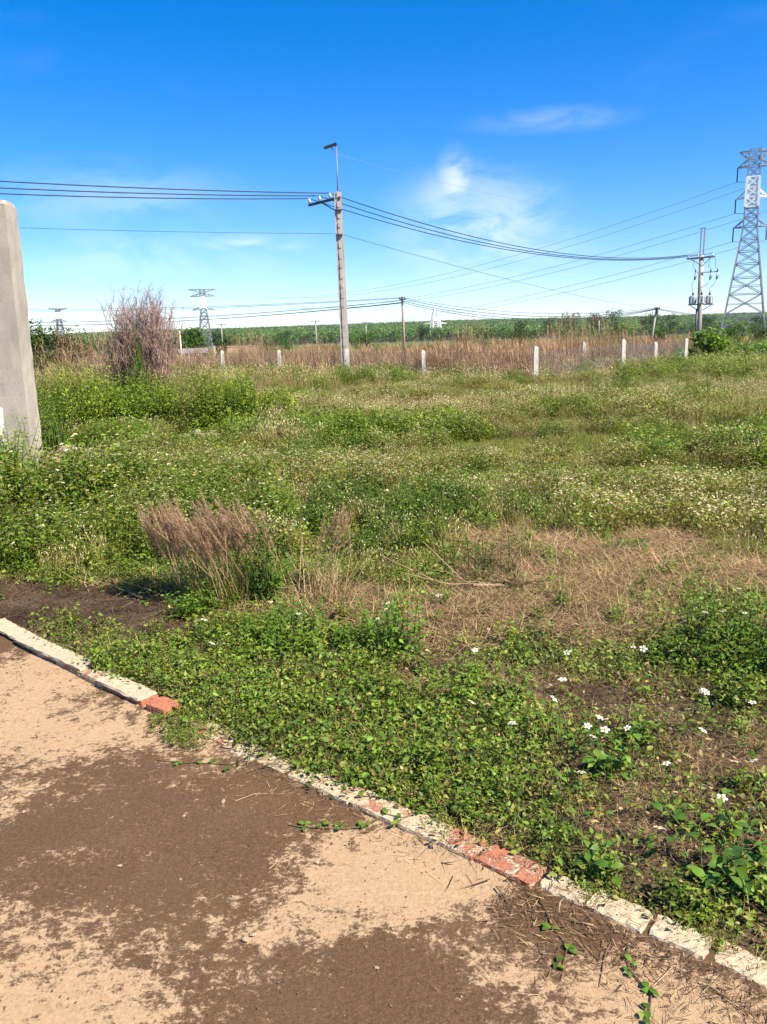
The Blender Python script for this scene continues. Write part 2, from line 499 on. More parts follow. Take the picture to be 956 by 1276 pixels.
# palette (linear base colours)
G_BRIGHT = (0.150, 0.245, 0.022)
G_MID = (0.098, 0.160, 0.018)
G_DARK = (0.055, 0.095, 0.015)
G_YEL = (0.235, 0.230, 0.042)
G_OLIVE = (0.195, 0.165, 0.052)
STRAW = (0.42, 0.295, 0.16)
STRAW_DK = (0.24, 0.155, 0.085)
RED_DRY = (0.34, 0.205, 0.125)
PLUME = (0.36, 0.235, 0.145)
CREAM = (0.50, 0.44, 0.22)

def mixcol(r, n, cols, w, amp=.2):
    idx = r.choice(len(cols), n, p=np.array(w) / sum(w))
    return np.clip(np.array(cols)[idx] * (1 + r.uniform(-amp, amp, (n, 1))) * (1 + r.uniform(-.08, .08, (n, 3))), .002, .95)

def disc(r, n, rad):
    a = r.uniform(0, 2 * math.pi, n); q = rad * np.sqrt(r.uniform(0, 1, n))
    return np.stack([q * np.cos(a), q * np.sin(a)], 1)

# ------------------------------------------------------------------ ground, road, kerb, hill
K0 = np.array([-2.27, 4.37]); KT = np.array([0.7664, -0.6424]); KN = np.array([0.6424, 0.7664])

def kerb_bow(s): return -0.055 * np.sin(np.clip(s, 0, 4.3) / 4.3 * math.pi)
def kerb_dist(x, y):
    """distance from the kerb line, positive on the field side"""
    dx, dy = x - K0[0], y - K0[1]
    s = dx * KT[0] + dy * KT[1]
    return dx * KN[0] + dy * KN[1] - kerb_bow(s)

def gz(x, y):
    x = np.asarray(x, float); y = np.asarray(y, float)
    d = kerb_dist(x, y)
    k = np.clip(d / 3.0, 0, 1) * np.clip((400 - y) / 300, 0, 1)
    b = (np.sin(x * 1.7 + 1.1 * np.sin(y * .9)) * np.sin(y * 1.3 + .6) * .035 + np.sin(x * .45 + y * .3) * .06
         + np.sin(x * 4.1 + y * 2.3) * np.sin(y * 3.7 - x * 1.9) * .014)
    return np.where(d < 0.07, -0.07, 0.012 + b * k)

def grid_mesh(name, xs, ys, zf, mat):
    X, Y = np.meshgrid(xs, ys); nx, ny = len(xs), len(ys)
    V = np.stack([X, Y, zf(X, Y)], 2).reshape(-1, 3)
    i = (np.arange(ny - 1)[:, None] * nx + np.arange(nx - 1)[None]).ravel()
    F = np.concatenate([np.stack([i, i + 1, i + nx + 1], 1), np.stack([i, i + nx + 1, i + nx], 1)])
    mb = MB(); mb.add(V, F, GREY)
    return mb.build(name, mat)

def steps(lo, a, b, hi, fine, g):
    mid = list(np.arange(a, b, fine)); out = []
    v, st = a, fine
    while v > lo: st *= g; v -= st; out.append(max(v, lo))
    out = out[::-1] + mid; v, st = mid[-1], fine
    while v < hi: st *= g; v += st; out.append(min(v, hi))
    return np.array(out)

structure(grid_mesh('ground', steps(-2600, -4.5, 4.0, 2600, .07, 1.09), steps(-40, 0.2, 7.0, 3200, .07, 1.075), gz, M_GROUND))

def build_road():
    ss = steps(-40, -1.5, 6.0, 40, .05, 1.25); vv = np.concatenate([np.arange(-.02, 4.2, .05), [5, 6, 7, 8]])
    S, Q = np.meshgrid(ss, vv)
    P = K0 + S[..., None] * KT - (Q - kerb_bow(S))[..., None] * KN
    X, Y = P[..., 0], P[..., 1]
    Z = .004 * np.sin(X * 2.1) * np.sin(Y * 1.7) + .0025 * np.sin(X * 9 + Y * 4) * np.sin(Y * 7 - X * 3)
    w = np.zeros_like(X) + .07
    e = np.clip(Q - .045, 0, None)
    Z = Z + (.020 + .006 * np.sin(S * 7) * np.sin(S * 3.1 + 1)) * np.exp(-(e / .05) ** 2)
    for cx, cy, rx, ry, a in ((-1.62, 3.25, .55, .50, .62), (-1.15, 3.0, .5, .22, .45), (-1.9, 3.75, .5, .3, .5), (-1.55, 2.55, .4, .18, .36),
                              (-.12, 2.22, .32, .24, .60), (.10, 2.02, .22, .2, .50), (-.30, 1.92, .24, .15, .48),
                              (-.95, 1.66, .36, .34, .66), (-.62, 1.62, .22, .14, .40), (-.72, 2.62, .16, .10, .35), (-.55, 2.85, .3, .09, .4), (.22, 2.10, .3, .1, .4),
                              (.55, 1.62, .28, .22, .55), (.85, 1.42, .35, .25, .62), (.25, 1.72, .12, .1, .30), (-1.3, 2.0, .3, .12, .35), (-1.05, 2.25, .22, .05, .32),
                              (0.0, 0.6, 1.2, .35, .4), (-1.6, .6, .8, .6, .45), (1.6, 0.6, .5, .6, .5)):
        w += a * np.exp(-(((X - cx) / rx) ** 2 + ((Y - cy) / ry) ** 2))
    w += .12 * np.exp(-(Q / .10) ** 2)
    nx = len(ss)
    i = (np.arange(len(vv) - 1)[:, None] * nx + np.arange(nx - 1)[None]).ravel()
    F = np.concatenate([np.stack([i, i + nx + 1, i + 1], 1), np.stack([i, i + nx, i + nx + 1], 1)])
    mb = MB(); mb.add(np.stack([X, Y, Z], 2).reshape(-1, 3), F, GREY)
    o = structure(mb.build('road', M_ROAD))
    at = o.data.attributes.new('wear', 'FLOAT', 'POINT')
    at.data.foreach_set('value', w.ravel().astype(np.float32))
build_road()

def slab(L, W, H, nx, ny, nz, rough, r, worn=0.006):
    """a block with worn, uneven faces, centred on x/y, base at z = 0"""
    xs, ys, zs = np.linspace(-L / 2, L / 2, nx + 1), np.linspace(-W / 2, W / 2, ny + 1), np.linspace(0, H, nz + 1)
    idx = {}; V = []; F = []
    def vid(i, j, k):
        if (i, j, k) not in idx:
            p = np.array([xs[i], ys[j], zs[k]])
            edge = (i in (0, nx)) + (j in (0, ny)) + (k == nz)
            c = np.array([0, 0, H / 2])
            q = p + r.normal(0, rough, 3)
            if edge >= 2:
                dv = (c - p) * np.array([1, 1, 1.0]); dv /= np.linalg.norm(dv) + 1e-9
                q = q + dv * worn * r.uniform(.5, 1.3) * (edge - 1)
            if k == 0: q[2] = 0
            idx[(i, j, k)] = len(V); V.append(q)
        return idx[(i, j, k)]
    def quad(a, b, c, d): F.extend([(a, b, c), (a, c, d)])
    for i in range(nx):
        for j in range(ny):
            quad(vid(i, j, nz), vid(i + 1, j, nz), vid(i + 1, j + 1, nz), vid(i, j + 1, nz))
            quad(vid(i, j, 0), vid(i, j + 1, 0), vid(i + 1, j + 1, 0), vid(i + 1, j, 0))
    for i in range(nx):
        for k in range(nz):
            quad(vid(i, 0, k), vid(i + 1, 0, k), vid(i + 1, 0, k + 1), vid(i, 0, k + 1))
            quad(vid(i, ny, k), vid(i, ny, k + 1), vid(i + 1, ny, k + 1), vid(i + 1, ny, k))
    for j in range(ny):
        for k in range(nz):
            quad(vid(0, j, k), vid(0, j, k + 1), vid(0, j + 1, k + 1), vid(0, j + 1, k))
            quad(vid(nx, j, k), vid(nx, j + 1, k), vid(nx, j + 1, k + 1), vid(nx, j, k + 1))
    return np.array(V), np.array(F)

def build_kerb():
    r = np.random.default_rng(5)
    # mortar bed, low and mostly covered
    mb = MB(); pts = []
    n = 90
    S = np.linspace(-6, 9, n); V = []
    for s in S:
        b = kerb_bow(s)
        for off, z in ((-.052, -.02), (-.046, -.002), (.055, .004), (.062, -.02)):
            p = K0 + s * KT + (off + b + r.normal(0, .004)) * KN
            V.append((p[0], p[1], z + r.normal(0, .002)))
    F = []
    for i in range(n - 1):
        for k in range(3):
            a = i * 4 + k
            F += [(a, a + 4, a + 5), (a, a + 5, a + 1)]
    mb.add(V, F, GREY)
    kerb = structure(mb.build('kerb', M_BRICK, smooth=False)); kerb.color = (.30, 0, 0, 1)
    ang = math.atan2(KT[1], KT[0])
    def piece(name, s, L, W, H, thr, dz=0, dv=0, rot=0, rough=.0010, worn=.003, n=(12, 6, 3)):
        mb = MB(); V, F = slab(L, W, H, *n, rough, r, worn); mb.add(V, F, GREY)
        o = mb.build(name, M_BRICK, kerb, smooth=False)
        p = K0 + s * KT + (kerb_bow(s) + dv) * KN
        o.location = (p[0], p[1], dz); o.rotation_euler = (r.normal(0, .012), r.normal(0, .012), ang + rot + r.normal(0, .012))
        o.color = (thr, 0, 0, 1)
        return o
    # plastered stretch: whole bricks under a thin whitewashed cap
    s = -5.9
    while s < 1.58:
        piece('brick', s, .196, .092, .040, .55 if s < 1.4 else .42, .003, 0)
        s += .2
    s = -5.75
    for L in [.62, .55, .7, .6, .5, .66, .58, .64, .52, .6, .48, .72, .58]:
        if s + L / 2 > 1.66: break
        piece('plaster_cap', s, L - .006, .106, .012, .80, .0415, r.normal(0, .003), 0, .002, .005, (16, 4, 1))
        s += L
    piece('plaster_cap', 1.40, .36, .104, .011, .80, .0415, -.002, 0, .002, .006, (10, 4, 1))
    piece('brick', 1.70, .13, .098, .050, .34, .003, 0, .03)
    # broken stretch, brick by brick
    row = [(2.08, .20, .56, 0, .04), (2.27, .16, .62, -.015, -.1), (2.44, .17, .70, .0, .05), (2.60, .13, .68, -.01, .12),
           (2.75, .19, .60, .0, -.03), (2.95, .20, .56, .0, .02), (3.14, .16, .60, .0, .03), (3.29, .13, .46, -.004, .02),
           (3.46, .20, .43, -.008, -.03), (3.64, .14, .66, .0, .1), (3.80, .17, .72, .004, -.06), (3.97, .15, .74, .0, .08),
           (4.13, .14, .70, .01, -.1), (4.29, .15, .73, .0, .1), (4.46, .18, .66, 0, 0), (4.66, .19, .5, 0, .04), (4.87, .2, .45, 0, -.02),
           (5.08, .2, .6, 0, .02), (5.29, .2, .5, 0, -.02), (5.5, .2, .62, 0, 0)]
    for s, L, thr, dv, rot in row:
        broken = thr > .6
        piece('brick', s, L * 1.0, .100 if not broken else r.uniform(.085, .104), .028 if not broken else r.uniform(.018, .027), thr, .003, dv * .6, rot * .5,
              .0011 if not broken else .0016, .003 if not broken else .0045)
build_kerb()

def hill_z(x, y):
    t = np.clip((y - 620) / 900, 0, 1); t = t * t * (3 - 2 * t)
    prof = 22.5 + 1.2 * np.sin(x * .0043 + 1) + 1.0 * np.sin(x * .011) + 2.4 * np.clip((x - 150) / 600, 0, 1) - 4.0 * np.clip((-x - 150) / 500, 0, 1)
    return -1.0 + t * prof * np.clip((3000 - y) / 900, 0, 1)
structure(grid_mesh('hill', np.linspace(-1500, 1600, 90), np.linspace(610, 3000, 60), hill_z, M_HILL))

# ------------------------------------------------------------------ plant patterns for scattering
LIB = {}
def lib(key, mb, mat):
    o = mb.build('pattern_' + key, mat, link=False); LIB.setdefault(key.rstrip('0123456789'), []).append(o)

def scatter(name, label, cat, items, parent=None):
    """items: list of (pattern object, x, y, z, rz, scale, tilt); one object, instances on its points"""
    objs = []
    for it in items:
        if it[0] not in objs: objs.append(it[0])
    me = bpy.data.meshes.new(name)
    me.from_pydata([(i[1], i[2], i[3]) for i in items], [], [])
    for an, ty, vals in (('rot', 'FLOAT_VECTOR', [v for i in items for v in (i[6], 0.0, i[4])]),
                         ('scl', 'FLOAT', [i[5] for i in items]), ('pid', 'INT', [objs.index(i[0]) for i in items])):
        a = me.attributes.new(an, ty, 'POINT')
        a.data.foreach_set('vector' if ty == 'FLOAT_VECTOR' else 'value', vals)
    o = bpy.data.objects.new(name, me); COL.objects.link(o)
    ng = bpy.data.node_groups.new(name, 'GeometryNodeTree')
    ng.interface.new_socket('Geometry', in_out='INPUT', socket_type='NodeSocketGeometry')
    ng.interface.new_socket('Geometry', in_out='OUTPUT', socket_type='NodeSocketGeometry')
    N, L = ng.nodes, ng.links
    gi, go = N.new('NodeGroupInput'), N.new('NodeGroupOutput')
    g2i = N.new('GeometryNodeGeometryToInstance')
    for ob in reversed(objs):
        oi = N.new('GeometryNodeObjectInfo'); oi.inputs['Object'].default_value = ob
        L.new(oi.outputs['Geometry'], g2i.inputs[0])
    def na(nm, ty):
        n = N.new('GeometryNodeInputNamedAttribute'); n.data_type = ty; n.inputs['Name'].default_value = nm
        return n.outputs[0]
    iop = N.new('GeometryNodeInstanceOnPoints')
    L.new(gi.outputs[0], iop.inputs['Points']); L.new(g2i.outputs[0], iop.inputs['Instance'])
    iop.inputs['Pick Instance'].default_value = True
    L.new(na('pid', 'INT'), iop.inputs['Instance Index'])
    e2r = N.new('FunctionNodeEulerToRotation'); L.new(na('rot', 'FLOAT_VECTOR'), e2r.inputs[0])
    L.new(e2r.outputs[0], iop.inputs['Rotation'])
    L.new(na('scl', 'FLOAT'), iop.inputs['Scale'])
    L.new(iop.outputs[0], go.inputs[0])
    md = o.modifiers.new('scatter', 'NODES'); md.node_group = ng
    tag(o, label, cat, kind='stuff')
    return o

def weed(mb, r, h, nst, spread, leafL, cols, w, kind=6, nodes=5, tri=True, flower=0, frad=.016, stemcol=G_MID, leafw=.62, upright=.35):
    """branching leafy stems; leaves in threes on short stalks"""
    P, YA, PI_, LL = [], [], [], []
    tips = []
    for s in range(nst):
        b = disc(r, 1, spread)[0]; az = r.uniform(0, 6.28); lean = abs(r.normal(0, upright)); hh = h * r.uniform(.55, 1.05)
        top = np.array([b[0] + math.cos(az) * math.sin(lean) * hh, b[1] + math.sin(az) * math.sin(lean) * hh, hh * math.cos(lean)])
        base = np.array([b[0], b[1], -.02])
        mid = (base + top) / 2 + np.array([math.cos(az), math.sin(az), 0]) * -hh * .06
        tube(mb, [base, mid, top], [hh * .011 + .001, hh * .008 + .001, .0012], 3, stemcol, cap=False)
        yaw = r.uniform(0, 6.28)
        for k in range(nodes):
            t = .18 + .82 * (k + r.uniform(-.3, .3)) / max(nodes - 1, 1); t = min(max(t, .08), 1)
            p = base * (1 - t) ** 2 + 2 * mid * t * (1 - t) + top * t * t
            yaw += 1.57 + r.normal(0, .3)
            for side in (0, math.pi):
                ya = yaw + side; pl = leafL * r.uniform(.5, 1.1) * (1.2 - .5 * t)
                q = p + np.array([math.cos(ya), math.sin(ya), .55]) * pl * .7
                sz = leafL * r.uniform(.65, 1.15) * (1.25 - .6 * t)
                for dy in ((0, .95, -.95) if tri else (0,)):
                    P.append(q); YA.append(ya + dy); PI_.append(r.normal(.05, .35)); LL.append(sz * (1 if dy == 0 else .78))
        tips.append(top)
    n = len(P); LL = np.array(LL)
    leaves(mb, P, YA, PI_, r.normal(0, .3, n), LL, LL * leafw, mixcol(r, n, cols, w), kind)
    if flower:
        FP = []
        for k in range(flower):
            t = tips[r.integers(len(tips))]
            q = t + np.array([r.normal(0, .05), r.normal(0, .05), r.uniform(.02, .10)])
            tube(mb, [t - (0, 0, .03), q], [.0012, .001], 3, G_OLIVE, cap=False); FP.append(q)
        flowers(mb, FP, frad, r, 2)

def build_lib():
    r = np.random.default_rng(3)
    for v in range(4):      # creeping ground cover, small round leaves
        mb = MB(); n = 190
        p = disc(r, n, .13); z = .006 + .085 * r.uniform(0, 1, n) ** 1.7 * (1.1 - (p ** 2).sum(1) / .13 ** 2 * .7)
        L = np.where(r.uniform(0, 1, n) < .14, r.uniform(.020, .030, n), r.uniform(.007, .018, n))
        leaves(mb, np.column_stack([p, z]), r.uniform(0, 6.28, n), r.normal(.2, .5, n), r.normal(0, .5, n), L, L * r.uniform(.5, .78, n),
               mixcol(r, n, [G_BRIGHT, G_MID, G_YEL, G_DARK, STRAW_DK], [4, 4, 1.8, 2.2, .22], .3), 6)
        for k in range(9):
            a = r.uniform(0, 6.28); q = disc(r, 1, .08)[0]
            tube(mb, [(q[0], q[1], .004), (q[0] + .04 * math.cos(a), q[1] + .04 * math.sin(a), .02), (q[0] + .08 * math.cos(a), q[1] + .08 * math.sin(a), .006)],
                 .0012, 3, G_OLIVE, cap=False)
        nb = 24
        blades(mb, np.column_stack([disc(r, nb, .12), np.zeros(nb)]), r.uniform(0, 6.28, nb), r.uniform(.2, 1.2, nb), .6, r.uniform(.04, .11, nb), .0028,
               mixcol(r, nb, [G_YEL, STRAW, G_MID], [2, 1, 2]), 2)
        lib('cover%d' % v, mb, M_LEAF)
    for v in range(3):      # thin, half dry cover
        mb = MB(); n = 46
        p = disc(r, n, .14); L = r.uniform(.010, .024, n)
        leaves(mb, np.column_stack([p, r.uniform(.003, .04, n)]), r.uniform(0, 6.28, n), r.normal(.2, .5, n), r.normal(0, .4, n), L, L * .6,
               mixcol(r, n, [G_MID, G_YEL, STRAW, G_OLIVE], [3, 3, 1, 2]), 6)
        nb = 60
        blades(mb, np.column_stack([disc(r, nb, .14), r.uniform(0, .012, nb)]), r.uniform(0, 6.28, nb), r.uniform(.8, 1.55, nb), r.uniform(-.2, .4, nb), r.uniform(.03, .10, nb), .0018,
               mixcol(r, nb, [STRAW, STRAW_DK, G_OLIVE, (.10, .065, .038)], [1.6, 3, 1.5, 3], .3), 2)
        lib('drycover%d' % v, mb, M_LEAF)
    for v in range(4):      # broad-leaved weed
        mb = MB(); weed(mb, r, .16, 5, .05, .034, [G_BRIGHT, G_MID, G_YEL], [5, 3, 1], 6, 4)
        lib('weed%d' % v, mb, M_LEAF)
    for v in range(4):      # knee-high flowering weed
        mb = MB(); weed(mb, r, .46, 8, .13, .050, [G_BRIGHT, G_MID, G_YEL, G_OLIVE], [3, 4, 2.5, 1], 6, 7, True, 5 if v < 2 else 1, .016, G_MID, .55)
        lib('flowerweed%d' % v, mb, M_LEAF)
    for v in range(3):      # darker leafy weed
        mb = MB(); weed(mb, r, .30, 9, .13, .042, [G_MID, G_DARK, G_BRIGHT], [4, 3, 2], 6, 6, True, 1, .016, G_MID, .6)
        lib('darkweed%d' % v, mb, M_LEAF)
    for v in range(4):      # mid-field clump of many thin stalks, small leaves, seed and flower heads
        mb = MB(); n = 240
        p = disc(r, n, .24); z = r.uniform(.04, .36, n); L = r.uniform(.030, .066, n)
        leaves(mb, np.column_stack([p, z]), r.uniform(0, 6.28, n), r.normal(.35, .45, n), r.normal(0, .5, n), L, L * .5,
               mixcol(r, n, [G_MID, G_YEL, G_OLIVE, G_BRIGHT, STRAW_DK], [3, 3.6, 3, 2, .8]), 2)
        nb = 60
        blades(mb, np.column_stack([disc(r, nb, .2), np.zeros(nb)]), r.uniform(0, 6.28, nb), r.uniform(0, .4, nb), .35, r.uniform(.25, .48, nb), .0045,
               mixcol(r, nb, [G_YEL, G_OLIVE, STRAW], [3, 3, 2]), 2)
        nf = (24, 14, 9, 5)[v]
        flowers(mb, np.column_stack([disc(r, nf, .22), r.uniform(.30, .44, nf)]), .0165, r, 2)
        nh = 30
        leaves(mb, np.column_stack([disc(r, nh, .22), r.uniform(.26, .44, nh)]), r.uniform(0, 6.28, nh), 1.2, 0, .02, .012, mixcol(r, nh, [CREAM, G_YEL, STRAW], [2, 2, 1]), 2)
        lib('midflower%d' % v, mb, M_LEAF)
    for v in range(3):      # mid-field leafy green clump
        mb = MB(); n = 420
        p = disc(r, n, .24); z = r.uniform(.03, .40, n) * np.sqrt(np.clip(1.1 - (p ** 2).sum(1) / .24 ** 2, .1, 1)); L = r.uniform(.028, .056, n)
        leaves(mb, np.column_stack([p, z]), r.uniform(0, 6.28, n), r.normal(.3, .4, n), r.normal(0, .4, n), L, L * .55,
               mixcol(r, n, [G_BRIGHT, G_MID, G_DARK, G_YEL], [4, 3.4, 1.5, 2]), 2)
        nb = 24
        blades(mb, np.column_stack([disc(r, nb, .2), np.zeros(nb)]), r.uniform(0, 6.28, nb), r.uniform(0, .4, nb), .2, r.uniform(.2, .4, nb), .005, mixcol(r, nb, [G_MID, G_OLIVE], [1, 1]), 2)
        lib('midgreen%d' % v, mb, M_LEAF)
    for v in range(3):      # short fresh grass
        mb = MB(); nb = 150
        blades(mb, np.column_stack([disc(r, nb, .2), np.zeros(nb)]), r.uniform(0, 6.28, nb), r.uniform(.05, .8, nb), r.uniform(.1, .7, nb), r.uniform(.06, .17, nb), .0055,
               mixcol(r, nb, [G_YEL, G_BRIGHT, G_OLIVE, STRAW], [4, 4, 2, .7]), 2)
        lib('shortgrass%d' % v, mb, M_LEAF)
    for v in range(3):      # olive and straw-coloured grass with seed heads
        mb = MB(); nb = 140
        blades(mb, np.column_stack([disc(r, nb, .2), np.zeros(nb)]), r.uniform(0, 6.28, nb), r.uniform(0, .55, nb), r.uniform(.1, .8, nb), r.uniform(.16, .42, nb), .005,
               mixcol(r, nb, [STRAW, G_OLIVE, G_YEL, STRAW_DK, CREAM], [3, 3, 3, 1, 1.2]), 3)
        nh = 60
        leaves(mb, np.column_stack([disc(r, nh, .22), r.uniform(.18, .38, nh)]), r.uniform(0, 6.28, nh), 1.1, 0, .03, .010, mixcol(r, nh, [CREAM, STRAW, (.6, .55, .34)], [2, 1, 1.4]), 2)
        lib('olivegrass%d' % v, mb, M_DRY)
    for v in range(4):      # flattened straw
        mb = MB(); nb = 170
        blades(mb, np.column_stack([disc(r, nb, .2), r.uniform(.0, .035, nb)]), r.uniform(0, 6.28, nb), r.uniform(1.2, 1.75, nb), r.normal(0, .45, nb), r.uniform(.06, .26, nb), r.uniform(.0016, .0036, nb),
               mixcol(r, nb, [(.54, .40, .21), STRAW_DK, (.12, .075, .042), RED_DRY], [3.6, 3, 2.6, 1], .3), 3)
        lib('straw%d' % v, mb, M_DRY)
    for v in range(3):      # dark mulch of rotted bits
        mb = MB(); nb = 110
        blades(mb, np.column_stack([disc(r, nb, .2), r.uniform(.0, .015, nb)]), r.uniform(0, 6.28, nb), r.uniform(1.3, 1.7, nb), r.normal(0, .4, nb), r.uniform(.02, .11, nb), r.uniform(.0015, .005, nb),
               mixcol(r, nb, [(.05, .03, .018), (.10, .062, .036), (.17, .11, .065)], [3, 3, 1.5], .3), 2)
        lib('mulch%d' % v, mb, M_DRY)
    for v in range(4):      # tall russet dry grass
        mb = MB(); nb = 130
        a = r.uniform(0, 6.28, nb)
        blades(mb, np.column_stack([disc(r, nb, .16), np.zeros(nb)]), a, np.abs(r.normal(0, .28, nb)), r.uniform(0, .6, nb), r.uniform(.45, 1.05, nb), .010,
               mixcol(r, nb, [RED_DRY, STRAW_DK, STRAW, G_OLIVE], [4, 3, 2, .5]), 3)
        ns = 60
        blades(mb, np.column_stack([disc(r, ns, .2), r.uniform(.45, .85, ns)]), r.uniform(0, 6.28, ns), np.abs(r.normal(0, .4, ns)), .4, r.uniform(.12, .25, ns), .016,
               mixcol(r, ns, [RED_DRY, PLUME, STRAW], [3, 2, 2]), 2)
        lib('russet%d' % v, mb, M_DRY)
    for v in range(3):      # plantation tree for the far hill
        mb = MB(); n = 260
        u = r.normal(0, 1, (n, 3)); u /= np.linalg.norm(u, axis=1)[:, None]; u[:, 2] = np.abs(u[:, 2]) * .9 - .15
        q = u * np.array([3.6, 3.6, 4.2]) * r.uniform(.72, 1.05, (n, 1)) + (0, 0, 6.0)
        leaves(mb, q, r.uniform(0, 6.28, n), r.normal(.1, .5, n), r.normal(0, .5, n), r.uniform(1.2, 2.2, n), r.uniform(1.0, 1.7, n),
               mixcol(r, n, [(.125, .225, .038), (.155, .255, .046), (.095, .180, .032)], [3, 2, 2]), 2)
        tube(mb, [(0, 0, -1), (.1, 0, 3), (0, .1, 6)], [.22, .18, .1], 5, (.20, .17, .13), cap=False)
        lib('hilltree%d' % v, mb, M_TREE)
build_lib()

# ------------------------------------------------------------------ where each plant grows
def jgrid(r, x0, x1, y0, y1, st):
    X, Y = np.meshgrid(np.arange(x0, x1, st), np.arange(y0, y1, st))
    X = X.ravel() + r.uniform(-.5, .5, X.size) * st; Y = Y.ravel() + r.uniform(-.5, .5, Y.size) * st
    k = (np.abs(X) < .62 * Y + 1.4) & (kerb_dist(X, Y) > .075)
    return X[k], Y[k]

def ell(x, y, cx, cy, rx, ry, soft=.35, rot=0.0):
    c, s = math.cos(rot), math.sin(rot)
    dx, dy = x - cx, y - cy
    q = np.sqrt(((dx * c + dy * s) / rx) ** 2 + ((dy * c - dx * s) / ry) ** 2)
    return np.clip((1 + soft - q) / (2 * soft), 0, 1)

def vnoise(x, y, seed):
    xi, yi = np.floor(x).astype(np.int64), np.floor(y).astype(np.int64)
    def h(a, b):
        n = (a * 374761393 + b * 668265263 + seed * 1442695041) & 0x7fffffff
        n = ((n ^ (n >> 13)) * 1274126177) & 0x7fffffff
        return ((n ^ (n >> 16)) & 0xffff) / 65535.0
    fx, fy = x - xi, y - yi; fx = fx * fx * (3 - 2 * fx); fy = fy * fy * (3 - 2 * fy)
    return (h(xi, yi) * (1 - fx) + h(xi + 1, yi) * fx) * (1 - fy) + (h(xi, yi + 1) * (1 - fx) + h(xi + 1, yi + 1) * fx) * fy

def fbm(x, y, f, seed=0):
    v = .55 * vnoise(x * f * .5 + 31.7, y * f * .5 + 11.3, seed) + .28 * vnoise(x * f * 1.05, y * f * 1.05, seed + 7) + .17 * vnoise(x * f * 2.3, y * f * 2.3, seed + 19)
    return np.clip(.5 + (v - .5) * 1.7, 0, 1)

BARE = lambda x, y: np.maximum.reduce([ell(x, y, -1.95, 4.72, .95, .42, .3, -.35), ell(x, y, -2.9, 5.05, .7, .3, .3, 0), .75 * ell(x, y, -1.2, 4.15, .5, .22, .4, -.7)])
STRAWM = lambda x, y: np.maximum.reduce([ell(x, y, 1.25, 5.05, .95, .75, .3), ell(x, y, 2.05, 5.65, .42, .34, .3), ell(x, y, .45, 4.25, .55, .42, .35), ell(x, y, 1.05, 4.25, .55, .35, .4),
                                         .9 * ell(x, y, 2.2, 4.9, .7, .4, .4), .8 * ell(x, y, .9, 5.9, .5, .4, .4), .8 * ell(x, y, -.35, 4.45, .4, .28, .4), .8 * ell(x, y, .95, 2.35, .55, .28, .5, -.3), .7 * ell(x, y, 1.3, 2.75, .5, .3, .5), .7 * ell(x, y, .85, 3.2, .35, .3, .5)])

def put(out, key, r, x, y, s=(.8, 1.25), tilt=.12, dz=0.0, mul=None):
    z = gz(x, y)
    if mul is None: mul = np.ones(len(x))
    pats = LIB[key]
    for i in range(len(x)):
        out.append((pats[r.integers(len(pats))], float(x[i]), float(y[i]), float(z[i]) + dz, float(r.uniform(0, 6.28)), float(r.uniform(*s) * mul[i]), float(r.normal(0, tilt))))

